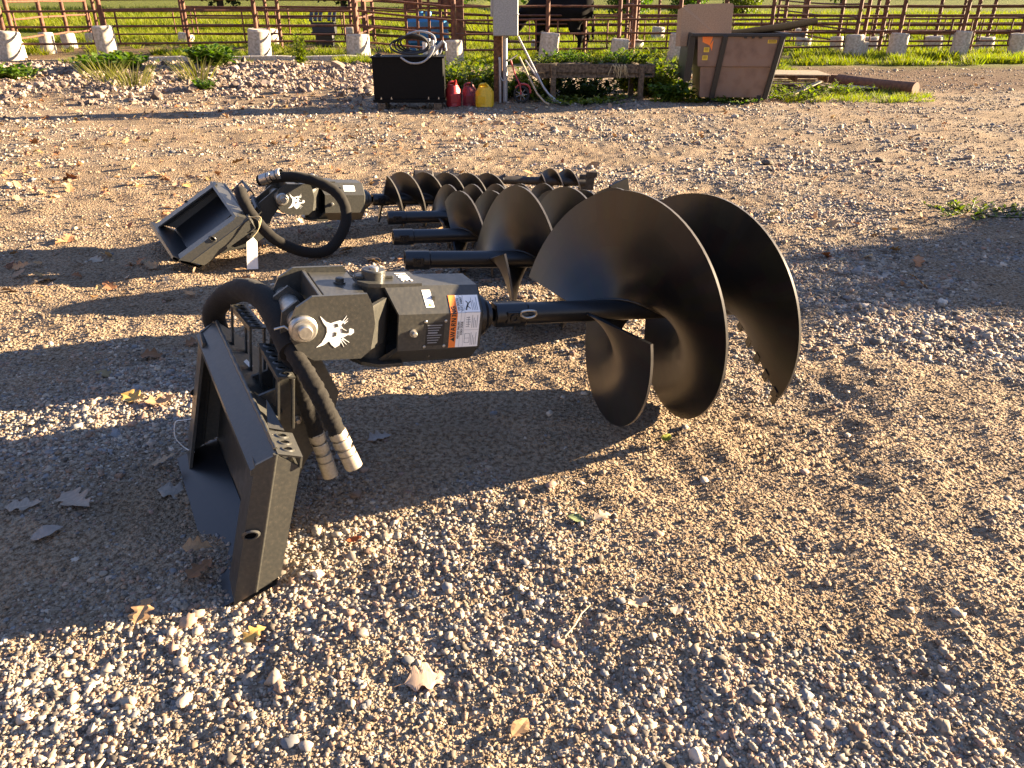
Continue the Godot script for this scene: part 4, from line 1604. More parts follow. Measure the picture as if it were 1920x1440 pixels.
	b.slab([Vector3(-0.30, 0.45, 0.3), Vector3(0.38, 0.45, 0.3), Vector3(0.36, 0.72, 0.24), Vector3(-0.34, 0.72, 0.24)], 0.05)
	b.slab([Vector3(-0.34, 0.45, -0.3), Vector3(-0.30, 0.45, 0.3), Vector3(-0.34, 0.74, 0.22), Vector3(-0.36, 0.95, -0.1)], 0.04)
	b.slab([Vector3(0.38, 0.45, 0.3), Vector3(0.40, 0.45, -0.3), Vector3(0.4, 0.95, -0.1), Vector3(0.36, 0.74, 0.22)], 0.04)
	b.box(Vector3(0.03, 0.42, 0.0), Vector3(0.75, 0.06, 0.62), 0.01)
	b.box(Vector3(0.03, 0.2, -0.02), Vector3(0.55, 0.4, 0.4), 0.03)
	part("feeder_box", b, M["black plastic"], o)
	for k in 6:
		if k == 3:
			continue
		b = MB.new()
		b.bar(Vector3(-0.33 + 0.14 * k, 0.75, 0.28), Vector3(-0.30 + 0.14 * k, 1.02, -0.08), 0.11, 0.04, 0.008)
		part("lid_slat", b, M["black plastic"], o)
	cow()


# ---------------------------------------------------------------- the cow: one skin over tapered limbs
func cow() -> void:
	var l := []
	var add := func(a: Vector3, ra: float, e: Vector3, re: float) -> void:
		l.append([a, ra, e, re])
	# along +x: head end
	add.call(Vector3(-0.62, 1.12, 0), 0.30, Vector3(0.55, 1.10, 0), 0.33)
	add.call(Vector3(-0.30, 0.98, 0), 0.33, Vector3(0.35, 0.98, 0), 0.34)
	add.call(Vector3(-0.72, 1.22, 0), 0.20, Vector3(0.62, 1.25, 0), 0.20)
	add.call(Vector3(0.60, 1.12, 0), 0.26, Vector3(1.02, 0.98, 0.02), 0.17)
	add.call(Vector3(1.02, 0.98, 0.02), 0.165, Vector3(1.22, 0.72, 0.04), 0.12)
	add.call(Vector3(1.22, 0.72, 0.04), 0.125, Vector3(1.34, 0.50, 0.05), 0.078)
	for s in [-1.0, 1.0]:
		add.call(Vector3(0.48, 0.90, 0.17 * s), 0.16, Vector3(0.50, 0.52, 0.19 * s), 0.075)
		add.call(Vector3(0.50, 0.52, 0.19 * s), 0.072, Vector3(0.49, 0.10, 0.19 * s), 0.05)
		add.call(Vector3(0.49, 0.10, 0.19 * s), 0.055, Vector3(0.52, 0.04, 0.19 * s), 0.062)
		add.call(Vector3(-0.60, 1.00, 0.16 * s), 0.23, Vector3(-0.52, 0.66, 0.2 * s), 0.13)
		add.call(Vector3(-0.52, 0.66, 0.2 * s), 0.11, Vector3(-0.72, 0.46, 0.2 * s), 0.07)
		add.call(Vector3(-0.72, 0.46, 0.2 * s), 0.065, Vector3(-0.68, 0.10, 0.2 * s), 0.05)
		add.call(Vector3(-0.68, 0.10, 0.2 * s), 0.055, Vector3(-0.65, 0.04, 0.2 * s), 0.062)
		add.call(Vector3(1.08, 1.02, 0.12 * s), 0.04, Vector3(1.06, 1.0, 0.27 * s), 0.028)
	add.call(Vector3(-0.88, 1.26, 0), 0.05, Vector3(-0.97, 0.62, 0.02), 0.022)
	add.call(Vector3(-0.97, 0.62, 0.02), 0.03, Vector3(-0.96, 0.45, 0.03), 0.045)
	var s := 0.045
	var lo := Vector3(-1.12, -0.05, -0.5)
	var dim := Vector3i(58, 36, 23)
	var f := PackedFloat32Array()
	f.resize(dim.x * dim.y * dim.z)
	f.fill(1.0)
	for e in l:
		var a: Vector3 = e[0]
		var d: Vector3 = e[2]
		var ra: float = e[1]
		var rd: float = e[3]
		var big := maxf(ra, rd) + 0.16
		var m0 := a.min(d) - Vector3.ONE * big - lo
		var m1 := a.max(d) + Vector3.ONE * big - lo
		for k in range(maxi(0, int(m0.z / s)), mini(dim.z, int(m1.z / s) + 1)):
			for j in range(maxi(0, int(m0.y / s)), mini(dim.y, int(m1.y / s) + 1)):
				for i in range(maxi(0, int(m0.x / s)), mini(dim.x, int(m1.x / s) + 1)):
					var p := lo + Vector3(i, j, k) * s
					var h := clampf((p - a).dot(d - a) / (d - a).length_squared(), 0.0, 1.0)
					var v := p.distance_to(a.lerp(d, h)) - lerpf(ra, rd, h)
					var at_ := (k * dim.y + j) * dim.x + i
					var w := f[at_]
					var q := maxf(0.09 - absf(w - v), 0.0) / 0.09
					f[at_] = minf(w, v) - q * q * 0.09 * 0.25
	var o := thing("cow", "black cow standing behind the pipe rails, seen from its flank", "cow", at(Vector3(1.45, hgt(1.45, -26.2) + 0.02, -26.2), deg_to_rad(150.0), 1.18))
	part("body", nets(f, dim, lo, s), M["hide"], o)


# surface nets over a grid of distances
func nets(f: PackedFloat32Array, dim: Vector3i, lo: Vector3, s: float) -> MB:
	var b := MB.new()
	var id := {}
	var pos := PackedVector3Array()
	var nor := PackedVector3Array()
	var sx := 1
	var sy := dim.x
	var sz := dim.x * dim.y
	for k in dim.z - 1:
		for j in dim.y - 1:
			for i in dim.x - 1:
				var c := k * sz + j * sy + i
				var sum := Vector3.ZERO
				var cnt := 0
				var vals := [f[c], f[c + 1], f[c + sy], f[c + sy + 1], f[c + sz], f[c + sz + 1], f[c + sz + sy], f[c + sz + sy + 1]]
				var inside := 0
				for q in 8:
					if vals[q] < 0.0:
						inside += 1
				if inside == 0 or inside == 8:
					continue
				for e in [[0, 1], [2, 3], [4, 5], [6, 7], [0, 2], [1, 3], [4, 6], [5, 7], [0, 4], [1, 5], [2, 6], [3, 7]]:
					var a: float = vals[e[0]]
					var d: float = vals[e[1]]
					if (a < 0.0) != (d < 0.0):
						var w := a / (a - d)
						var pa := Vector3(e[0] & 1, (e[0] >> 1) & 1, e[0] >> 2)
						var pd := Vector3(e[1] & 1, (e[1] >> 1) & 1, e[1] >> 2)
						sum += pa.lerp(pd, w)
						cnt += 1
				id[c] = pos.size()
				pos.push_back(lo + (Vector3(i, j, k) + sum / cnt) * s)
				var gx: float = vals[1] + vals[3] + vals[5] + vals[7] - vals[0] - vals[2] - vals[4] - vals[6]
				var gy: float = vals[2] + vals[3] + vals[6] + vals[7] - vals[0] - vals[1] - vals[4] - vals[5]
				var gz: float = vals[4] + vals[5] + vals[6] + vals[7] - vals[0] - vals[1] - vals[2] - vals[3]
				nor.push_back(Vector3(gx, gy, gz).normalized())
	for k in range(1, dim.z - 1):
		for j in range(1, dim.y - 1):
			for i in range(1, dim.x - 1):
				var c := k * sz + j * sy + i
				for ax in 3:
					var n: int = [sx, sy, sz][ax]
					if (f[c] < 0.0) == (f[c + n] < 0.0):
						continue
					var u: int = [sy, sz, sx][ax]
					var w: int = [sz, sx, sy][ax]
					var q := [c - u - w, c - w, c, c - u]
					if not (id.has(q[0]) and id.has(q[1]) and id.has(q[2]) and id.has(q[3])):
						continue
					var r := []
					for z in q:
						r.append(id[z])
					b._face(pos[r[0]], pos[r[1]], pos[r[2]], pos[r[3]], nor[r[0]], nor[r[1]], nor[r[2]], nor[r[3]])
	return b


# ---------------------------------------------------------------- things along the back of the yard
func yard_things() -> void:
	var b := MB.new()
	# black fuel tank on wooden skids
	var p := Vector3(-1.62, hgt(-1.62, -13.1), -13.15)
	var o := thing("fuel_tank", "black steel fuel tank on wooden skids with hose coil and pump on top", "fuel tank", at(p, 0.03))
	b.box(Vector3(0, 0.455, 0), Vector3(1.10, 0.62, 0.52), 0.012)
	part("tank_body", b, M["tank paint"], o)
	b = MB.new()
	b.box(Vector3(0, 0.757, 0), Vector3(1.14, 0.022, 0.56), 0.004)
	b.box(Vector3(0, 0.125, 0.262), Vector3(1.14, 0.05, 0.03), 0.004)
	part("rim", b, M["tank paint"], o)
	for x in [-0.44, -0.28, 0.30, 0.46]:
		b = MB.new()
		b.slab([Vector3(x - 0.012, 0.15, 0.268), Vector3(x + 0.012, 0.15, 0.268), Vector3(x + 0.004, 0.185, 0.268), Vector3(x - 0.004, 0.185, 0.268)], 0.006)
		part("bracket", b, M["bare steel"], o)
	for x in [-0.44, 0.44]:
		b = MB.new()
		b.box(Vector3(x, 0.045, 0), Vector3(0.12, 0.10, 0.62), 0.006)
		part("skid", b, M["weathered wood"], o)
	b = MB.new()
	b.cyl(Vector3(-0.46, 0.768, 0.1), Vector3(-0.46, 0.80, 0.1), 0.05, 14, 0.005)
	b.cyl(Vector3(-0.46, 0.80, 0.1), Vector3(-0.46, 0.815, 0.1), 0.02, 10)
	part("filler_cap", b, M["black plastic"], o)
	b = MB.new()
	b.box(Vector3(0.38, 0.84, 0.02), Vector3(0.16, 0.14, 0.16), 0.02)
	b.cyl(Vector3(0.38, 0.80, 0.02), Vector3(0.38, 0.99, 0.02), 0.035, 12)
	b.box(Vector3(0.30, 0.99, 0.02), Vector3(0.10, 0.05, 0.10), 0.01)
	part("pump", b, M["pipe grey"], o)
	b = MB.new()
	b.cyl(Vector3(0.27, 0.79, 0.06), Vector3(0.27, 0.97, 0.06), 0.045, 16, 0.006)
	part("filter", b, M["white decal"], o)
	for k in 4:
		b = MB.new()
		var pts := []
		var rr := 0.20 + 0.03 * k
		for i in 29:
			var a := TAU * i / 28.0
			pts.append(Vector3(0.10 - 0.05 * k * 0.4 + cos(a) * rr * 1.05, 0.95 - 0.012 * k + sin(a) * rr * (0.62 - 0.08 * k), 0.04 + 0.035 * k + 0.10 * sin(a + k)))
		b.tube(pts, 0.015, 8)
		part("hose_coil", b, M["rubber"], o)
	b = MB.new()
	b.tube(b.smooth_path([Vector3(0.0, 1.07, 0.1), Vector3(0.2, 1.12, 0.15), Vector3(0.42, 1.05, 0.2), Vector3(0.40, 0.85, 0.26), Vector3(0.25, 0.70, 0.29), Vector3(0.05, 0.68, 0.29), Vector3(-0.1, 0.76, 0.27)], 8), 0.016, 8)
	part("hose_end", b, M["pipe grey"], o)
	b = MB.new()
	b.tube([Vector3(0.38, 0.80, 0.2), Vector3(0.50, 0.93, 0.2), Vector3(0.55, 0.98, 0.2)], [0.03, 0.028, 0.022], 10)
	b.tube([Vector3(0.55, 0.98, 0.2), Vector3(0.585, 0.95, 0.2), Vector3(0.60, 0.85, 0.2)], [0.022, 0.018, 0.014], 10)
	b.tube(b.smooth_path([Vector3(0.42, 0.80, 0.24), Vector3(0.50, 0.80, 0.24), Vector3(0.54, 0.88, 0.22)], 4), 0.008, 6)
	part("nozzle", b, M["pipe grey"], o)

	# jerry cans
	jerry_can(Vector3(-0.95, 0, -13.25), 0.35, "red plastic", "bright red plastic fuel can with spout beside the black tank", 0.36, 0.23)
	jerry_can(Vector3(-0.70, 0, -13.42), 0.2, "dark red plastic", "dull dark red fuel can between the bright red and yellow cans", 0.34, 0.24)
	jerry_can(Vector3(-0.44, 0, -13.20), -0.35, "yellow plastic", "yellow plastic fuel can with moulded grip", 0.335, 0.27)

	# wooden post, meter box and conduits
	o = thing("utility_post", "brown wooden post carrying a grey electrical box and grey conduits", "utility post", at(Vector3(-0.23, hgt(-0.23, -13.85), -13.85), 0.02))
	b = MB.new()
	b.box(Vector3(0, 1.0, -0.02), Vector3(0.15, 2.1, 0.14), 0.008)
	part("post", b, M["brown wood"], o)
	b = MB.new()
	b.box(Vector3(0.125, 1.42, 0.14), Vector3(0.40, 0.80, 0.18), 0.012)
	var bx := part("electrical_box", b, M["box grey"], o)
	b = MB.new()
	b.box(Vector3(0.125, 1.42, 0.236), Vector3(0.385, 0.78, 0.012), 0.004)
	part("door", b, M["box grey"], bx)
	b = MB.new()
	b.box(Vector3(-0.095, 1.55, 0.10), Vector3(0.04, 0.5, 0.12), 0.006)
	part("side_box", b, M["pipe grey"], bx)
	b = MB.new()
	b.tube([Vector3(0.27, 1.34, 0.245), Vector3(0.28, 1.335, 0.265), Vector3(0.32, 1.335, 0.265), Vector3(0.33, 1.34, 0.245)], 0.008, 6)
	part("latch", b, M["pipe grey"], bx)
	b = MB.new()
	b.cyl(Vector3(0.115, 0.0, 0.09), Vector3(0.115, 1.03, 0.09), 0.040, 12)
	part("conduit", b, M["pipe grey"], o)
	b = MB.new()
	b.tube([Vector3(0.03, 0.0, 0.10), Vector3(0.03, 0.66, 0.10), Vector3(0.02, 0.69, 0.08)], 0.022, 10)
	part("conduit", b, M["pipe grey"], o)
	b = MB.new()
	b.tube(b.smooth_path([Vector3(0.03, 0.42, 0.13), Vector3(0.08, 0.34, 0.15), Vector3(0.13, 0.40, 0.14), Vector3(0.10, 0.52, 0.14)], 5), 0.01, 6)
	part("cable_loop", b, M["pipe grey"], o)

	# child's scooter leaning on the post
	o = thing("kick_scooter", "small red child's scooter with spoked wheel leaning beside the grey conduits", "scooter", at(Vector3(0.16, hgt(0.16, -13.72), -13.72), -0.2))
	b = MB.new()
	var ring := []
	for i in 25:
		ring.append(Vector3(cos(TAU * i / 24.0) * 0.118, 0.14 + sin(TAU * i / 24.0) * 0.118, 0))
	b.tube(ring, 0.022, 8)
	var wh := part("wheel", b, M["rubber"], o)
	b = MB.new()
	for i in 7:
		var a := TAU * i / 7.0
		b.cyl(Vector3(0, 0.14, 0), Vector3(cos(a) * 0.10, 0.14 + sin(a) * 0.10, 0), 0.006, 5)
	b.cyl(Vector3(0, 0.14, -0.04), Vector3(0, 0.14, 0.04), 0.018, 8)
	part("spoke", b, M["pipe grey"], wh)
	b = MB.new()
	b.tube([Vector3(0.0, 0.14, 0.045), Vector3(-0.02, 0.30, 0.045), Vector3(-0.10, 0.42, 0.0), Vector3(-0.19, 0.66, -0.03)], 0.014, 8)
	b.tube(b.smooth_path([Vector3(0.15, 0.16, 0), Vector3(0.12, 0.27, 0), Vector3(0.0, 0.30, 0), Vector3(-0.1, 0.24, 0)], 4), 0.018, 8)
	part("fork", b, M["red paint"], o)
	b = MB.new()
	b.tube([Vector3(-0.22, 0.66, 0.10), Vector3(-0.18, 0.68, 0.0), Vector3(-0.10, 0.74, -0.10)], 0.014, 8)
	part("handlebar", b, M["rubber"], o)
	b = MB.new()
	b.bar(Vector3(-0.08, 0.36, -0.02), Vector3(0.0, 0.10, -0.45), 0.09, 0.02, 0.004)
	part("deck", b, M["black plastic"], o)

	# poles leaning against the box
	for e in [[Vector3(0.10, 1.02, -13.75), Vector3(0.66, 0.0, -13.55), 0.018, "long grey steel pole leaning right from under the electrical box", "pipe grey"],
			[Vector3(0.22, 0.66, -13.85), Vector3(0.72, 0.0, -13.45), 0.015, "shorter thin grey rod leaning behind the long grey pole", "pipe grey"],
			[Vector3(0.12, 0.72, -13.62), Vector3(0.50, 0.0, -13.35), 0.016, "bent tan handle pole nearest the scooter wheel", "pale wood"]]:
		var q: Vector3 = e[1]
		q.y = hgt(q.x, q.z)
		o = thing("leaning_pole", e[3], "pole", at(q), "poles leaning by the utility post")
		b = MB.new()
		var top: Vector3 = e[0] - q
		b.tube([top, top * 0.25, Vector3(0.02, 0.06, 0.03), Vector3(0.10, 0.02, 0.10)], e[2], 8)
		part("shaft", b, M[e[4]], o)

	# raised wooden planter
	o = thing("raised_planter", "old weathered wooden trough on legs, overgrown with weeds", "planter", at(Vector3(1.38, hgt(1.38, -14.3), -14.3), 0.10))
	for e in [[-0.72, 0.30, 0.62], [0.80, 0.26, 0.58], [-0.72, -0.42, 0.58], [0.80, -0.42, 0.56]]:
		b = MB.new()
		b.box(Vector3(e[0], e[2] * 0.5 - 0.02, e[1]), Vector3(0.085, e[2], 0.085), 0.008, Basis(Vector3(0, 0, 1), 0.02 * e[1]))
		part("leg", b, M["weathered wood"], o)
	b = MB.new()
	b.bar(Vector3(-1.0, 0.53, 0.24), Vector3(1.02, 0.50, 0.24), 0.035, 0.14, 0.006)
	part("board", b, M["weathered wood"], o)
	b = MB.new()
	b.bar(Vector3(-1.0, 0.42, 0.22), Vector3(0.78, 0.405, 0.22), 0.03, 0.07, 0.005)
	part("board", b, M["weathered wood"], o)
	b = MB.new()
	b.bar(Vector3(-1.0, 0.50, -0.46), Vector3(1.02, 0.50, -0.46), 0.035, 0.18, 0.006)
	part("board", b, M["weathered wood"], o)
	for x in [-1.0, 1.02]:
		b = MB.new()
		b.bar(Vector3(x, 0.48, 0.24), Vector3(x, 0.48, -0.46), 0.035, 0.18, 0.006)
		part("board", b, M["weathered wood"], o)
	for k in 4:
		b = MB.new()
		b.bar(Vector3(-1.0, 0.38, -0.40 + 0.19 * k), Vector3(1.02, 0.38, -0.40 + 0.19 * k), 0.17, 0.025, 0.004)
		part("plank", b, M["weathered wood"], o)
	b = MB.new()
	for i in 26:
		b.blob(Vector3(rng.randf_range(-0.95, 0.95), 0.545, rng.randf_range(-0.40, 0.18)), Vector3(rng.randf_range(0.12, 0.22), rng.randf_range(0.03, 0.06), 0.12), 0.5, i, 9, 5, 2.0)
	var soil := part("soil", b, M["bark"], o)
	soil.set_meta("kind", "stuff")
	for k in 5:
		var bb := MB.new()
		var x := 0.30 + 0.05 * k
		for i in 6:
			var a := rng.randf_range(-0.1, 0.1)
			bb.tube([Vector3(x, 0.58, 0.25), Vector3(x + a * 0.4, 0.54, 0.29), Vector3(x + a, 0.40 + rng.randf_range(-0.05, 0.08), 0.275)], 0.004, 4)
		part("dry_vine", bb, M["twine"], o)

	bin()
	# cardboard sheet standing in the bin
	o = thing("cardboard_sheet", "large tan cardboard sheet standing upright in the brown bin", "cardboard", at(Vector3(3.20, 0.86, -14.05), 0.03))
	b = MB.new()
	b.slab([Vector3(-0.41, 0.0, 0.02), Vector3(0.44, 0.0, 0.0), Vector3(0.44, 0.62, -0.06), Vector3(0.41, 0.645, -0.065), Vector3(-0.32, 0.63, -0.05), Vector3(-0.36, 0.60, -0.045), Vector3(-0.41, 0.58, -0.03)], 0.012)
	b.slab([Vector3(-0.47, 0.0, -0.05), Vector3(-0.41, 0.0, 0.02), Vector3(-0.41, 0.58, -0.03), Vector3(-0.47, 0.55, -0.09)], 0.010)
	part("sheet", b, M["cardboard"], o)
	o = thing("wooden_beam", "dark weathered beam sticking out of the bin towards the right", "beam", at(Vector3(3.35, 1.03, -14.2)))
	b = MB.new()
	b.tube([Vector3(0, 0, 0), Vector3(0.6, 0.03, -0.2), Vector3(1.3, 0.10, -0.45), Vector3(1.95, 0.19, -0.7)], [0.05, 0.06, 0.065, 0.06], 7, 0.15, 3)
	part("timber", b, M["dark timber"], o)

	# pallets, boards and the fallen pole to the right of the bin
	o = thing("wooden_pallet", "pale grey stacked wooden pallet with slatted top right of the bin", "pallet", at(Vector3(5.35, hgt(5.35, -15.9), -15.9), -0.12))
	for k in 7:
		b = MB.new()
		b.bar(Vector3(-0.6, 0.30, -0.45 + 0.15 * k), Vector3(0.6, 0.30, -0.45 + 0.15 * k), 0.10, 0.022, 0.003)
		part("slat", b, M["pale wood"], o)
	for x in [-0.55, 0.0, 0.55]:
		b = MB.new()
		b.bar(Vector3(x, 0.235, -0.5), Vector3(x, 0.235, 0.5), 0.045, 0.10, 0.004)
		part("runner", b, M["brown wood"], o)
		b = MB.new()
		b.bar(Vector3(x, 0.06, -0.5), Vector3(x, 0.06, 0.5), 0.09, 0.10, 0.004)
		part("runner", b, M["weathered wood"], o)
	for k in 3:
		b = MB.new()
		b.bar(Vector3(-0.6, 0.15, -0.45 + 0.45 * k), Vector3(0.6, 0.15, -0.45 + 0.45 * k), 0.10, 0.022, 0.003)
		part("slat", b, M["pale wood"], o)
	o = thing("loose_board", "short pale board propped against the pallet's front", "board", at(Vector3(5.15, hgt(5.15, -15.0), -15.0)))
	b = MB.new()
	b.bar(Vector3(-0.05, 0.02, 0.1), Vector3(0.55, 0.20, -0.3), 0.09, 0.02, 0.003)
	part("plank", b, M["pale wood"], o)
	o = thing("loose_board", "long bleached boards lying flat in the weeds before the fallen pole", "board", at(Vector3(6.5, hgt(6.5, -15.75), -15.75), -0.05))
	for k in 3:
		b = MB.new()
		b.bar(Vector3(-0.75 + 0.1 * k, 0.05, -0.2 + 0.16 * k), Vector3(0.8 - 0.15 * k, 0.07, -0.15 + 0.15 * k), 0.14, 0.022, 0.003)
		part("plank", b, M["pale wood"], o)
	o = thing("fallen_pole", "thick brown round timber pole lying on the ground at the right", "timber pole", at(Vector3(7.3, hgt(7.3, -15.0), -15.0)))
	b = MB.new()
	b.tube([Vector3(0.05, 0.10, 0.0), Vector3(-0.4, 0.10, -0.7), Vector3(-0.75, 0.11, -1.6)], [0.115, 0.12, 0.115], 14, 0.06, 5)
	part("log", b, M["brown wood"], o)
	o = thing("square_timber", "red-brown sawn timber lying behind the bleached boards", "timber", at(Vector3(6.4, hgt(6.4, -17.0), -17.0)))
	b = MB.new()
	b.bar(Vector3(-0.9, 0.16, -0.9), Vector3(0.45, 0.12, 0.35), 0.16, 0.16, 0.008)
	part("timber", b, M["brown wood"], o)

	# small unseen tree, added to cast the broken shade across the yard
	o = thing("added_shade_tree", "small leafy tree added beyond the right edge to shade the yard", "tree", at(Vector3(15.4, hgt(15.4, -8.15), -8.15), 0.4))
	b = MB.new()
	b.tube([Vector3(0, -0.05, 0), Vector3(0.04, 0.6, 0.02), Vector3(0.0, 1.3, 0.0), Vector3(0.05, 2.3, 0.03)], [0.10, 0.08, 0.06, 0.02], 10)
	for k in 7:
		var a := k * 2.2
		var h := 0.95 + 0.2 * k
		b.tube([Vector3(0.01, h, 0), Vector3(cos(a) * 0.4, h + 0.3, sin(a) * 0.4), Vector3(cos(a) * 0.85, h + 0.45, sin(a) * 0.85)], [0.035, 0.022, 0.008], 6)
	part("trunk", b, M["bark"], o)
	var cr := MeshInstance3D.new()
	cr.name = "crown"
	cr.mesh = crown_mesh(7000, 33)
	cr.material_override = M["leaf"]
	cr.transform = Transform3D(Basis.from_scale(Vector3(1.6, 1.15, 1.35)), Vector3(0, 2.08, 0))
	o.add_child(cr)


func jerry_can(p: Vector3, yaw: float, m: String, label: String, h: float, w: float) -> void:
	p.y = hgt(p.x, p.z)
	var o := thing("fuel_can", label, "fuel can", at(p, yaw), "plastic fuel cans beside the tank")
	var b := MB.new()
	var d := w * 0.78
	var x0 := w * 0.5
	# body narrowing to shoulders, with a hole under the grip
	var sect := [[0.0, 0.92], [0.02, 1.0], [h * 0.62, 1.0], [h * 0.70, 0.97], [h * 0.86, 0.72], [h * 0.90, 0.60]]
	var prev := []
	for e in sect:
		var row := []
		for k in 16:
			var a := TAU * (k + 0.5) / 16.0
			var cx := signf(cos(a)) * pow(absf(cos(a)), 0.42)
			var cz := signf(sin(a)) * pow(absf(sin(a)), 0.42)
			row.append(Vector3(cx * x0 * e[1], e[0], cz * d * 0.5 * e[1]))
		if prev.size():
			for k in 16:
				var l := (k + 1) % 16
				b._face(prev[k], prev[l], row[l], row[k], Vector3(prev[k].x, 0.02, prev[k].z), Vector3(prev[l].x, 0.02, prev[l].z), Vector3(row[l].x, 0.05, row[l].z), Vector3(row[k].x, 0.05, row[k].z))
		prev = row
	for k in range(1, 15):
		b.tri(prev[0], prev[k + 1], prev[k])
	# pressed panel on the front
	b.box(Vector3(-w * 0.05, h * 0.33, d * 0.5), Vector3(w * 0.5, h * 0.36, 0.012), 0.005)
	var body := part("can_body", b, M[m], o)
	b = MB.new()
	b.tube(b.smooth_path([Vector3(-x0 * 0.62, h * 0.86, 0), Vector3(-x0 * 0.45, h * 0.99, 0), Vector3(x0 * 0.2, h * 1.0, 0), Vector3(x0 * 0.55, h * 0.86, 0)], 5), 0.022, 9)
	part("handle", b, M[m], o)
	b = MB.new()
	b.tube([Vector3(x0 * 0.2, h * 0.88, d * 0.2), Vector3(x0 * 0.25, h * 1.02, d * 0.25), Vector3(x0 * 0.35, h * 1.10, d * 0.3)], [0.028, 0.024, 0.012], 10)
	part("spout", b, M[m] if m != "dark red plastic" else M["black plastic"], o)


func bin() -> void:
	var o := thing("waste_bin", "large brown plastic waste bin on casters with black ribs and rim", "waste bin", at(Vector3(3.72, hgt(3.72, -14.1), -14.1), -0.05))
	# lower tub, then a wider upper tub with its step
	var b := MB.new()
	var ring := func(w: float, d: float, y: float) -> Array:
		return [Vector3(-w, y, d), Vector3(w, y, d), Vector3(w, y, -d), Vector3(-w, y, -d)]
	var rows := [ring.call(0.56, 0.38, 0.10), ring.call(0.60, 0.43, 0.575), ring.call(0.655, 0.46, 0.585), ring.call(0.70, 0.50, 1.04)]
	for i in 3:
		for k in 4:
			var l := (k + 1) % 4
			b.quad(rows[i][k], rows[i][l], rows[i + 1][l], rows[i + 1][k])
			var s := 0.97
			b.quad(rows[i][l] * Vector3(s, 1, s), rows[i][k] * Vector3(s, 1, s), rows[i + 1][k] * Vector3(s, 1, s), rows[i + 1][l] * Vector3(s, 1, s))
	b.quad(rows[0][3], rows[0][2], rows[0][1], rows[0][0])
	var body := part("tub", b, M["bin plastic"], o)
	b = MB.new()
	b.bar(Vector3(-0.80, 1.055, 0.52), Vector3(0.95, 1.055, 0.52), 0.05, 0.05, 0.008)
	b.bar(Vector3(-0.78, 1.055, -0.52), Vector3(0.78, 1.055, -0.52), 0.05, 0.07, 0.008)
	b.bar(Vector3(-0.77, 1.055, -0.5), Vector3(-0.77, 1.055, 0.5), 0.05, 0.05, 0.008)
	b.bar(Vector3(0.77, 1.055, -0.5), Vector3(0.77, 1.055, 0.5), 0.05, 0.05, 0.008)
	b.cyl(Vector3(0.93, 1.055, 0.52), Vector3(0.97, 1.055, 0.52), 0.035, 10)
	for k in 3:
		b.box(Vector3(0.05 + 0.12 * k, 1.02, 0.525), Vector3(0.05, 0.03, 0.03), 0.006)
	part("rim", b, M["black plastic"], o)
	for x in [-0.33, 0.56]:
		b = MB.new()
		var dx: float = 0.10 if x < 0 else 0.13
		b.bar(Vector3(x - dx * 0.4, 0.08, 0.42), Vector3(x + dx * 0.6, 1.05, 0.535), 0.085, 0.05, 0.01, Vector3(0, 0, 1))
		part("rib", b, M["black plastic"], o)
	# lid hanging down on the left
	b = MB.new()
	b.slab([Vector3(-0.83, 0.36, 0.42), Vector3(-0.80, 1.05, 0.49), Vector3(-0.80, 1.05, -0.5), Vector3(-0.85, 0.36, -0.5)], 0.02)
	b.slab([Vector3(-0.86, 0.34, 0.42), Vector3(-0.74, 0.36, 0.42), Vector3(-0.735, 1.03, 0.49), Vector3(-0.83, 1.05, 0.49)], 0.03)
	part("lid", b, M["black plastic"], o)
	for e in [[-0.36, 0.36], [0.42, 0.36], [-0.44, -0.32], [0.42, -0.32]]:
		b = MB.new()
		b.cyl(Vector3(e[0] - 0.02, 0.05, e[1]), Vector3(e[0] + 0.02, 0.05, e[1]), 0.055, 14, 0.006)
		b.box(Vector3(e[0], 0.11, e[1] - 0.01), Vector3(0.07, 0.05, 0.08), 0.006)
		part("caster", b, M["rubber"], o)
	# stickers
	var fz := func(y: float) -> float:
		return lerpf(0.46, 0.50, (y - 0.585) / 0.455) + 0.0025
	b = MB.new()
	b.quad(Vector3(-0.62, 0.95, fz.call(0.95)), Vector3(-0.50, 0.90, fz.call(0.90)), Vector3(-0.46, 1.03, fz.call(1.03)), Vector3(-0.63, 1.03, fz.call(1.03)))
	b.tri(Vector3(-0.50, 0.90, fz.call(0.9)), Vector3(-0.455, 0.82, fz.call(0.82)), Vector3(-0.45, 0.98, fz.call(0.98)))
	part("sticker", b, M["orange decal"], body)
	for e in [[-0.585, 0.80, 0.085, 0.07], [-0.595, 0.68, 0.085, 0.07], [0.42, 0.935, 0.14, 0.05]]:
		b = MB.new()
		b.quad(Vector3(e[0], e[1], fz.call(e[1])), Vector3(e[0] + e[2], e[1], fz.call(e[1])), Vector3(e[0] + e[2], e[1] + e[3], fz.call(e[1] + e[3])), Vector3(e[0], e[1] + e[3], fz.call(e[1] + e[3])))
		var st := part("sticker", b, M["yellow decal"], body)
		b = MB.new()
		for k in 3:
			var y: float = e[1] + e[3] * (0.2 + 0.28 * k)
			b.quad(Vector3(e[0] + 0.01, y, fz.call(y) + 0.001), Vector3(e[0] + e[2] - 0.012, y, fz.call(y) + 0.001), Vector3(e[0] + e[2] - 0.012, y + 0.008, fz.call(y + 0.008) + 0.001), Vector3(e[0] + 0.01, y + 0.008, fz.call(y + 0.008) + 0.001))
		part("sticker_print", b, M["black print"], st)


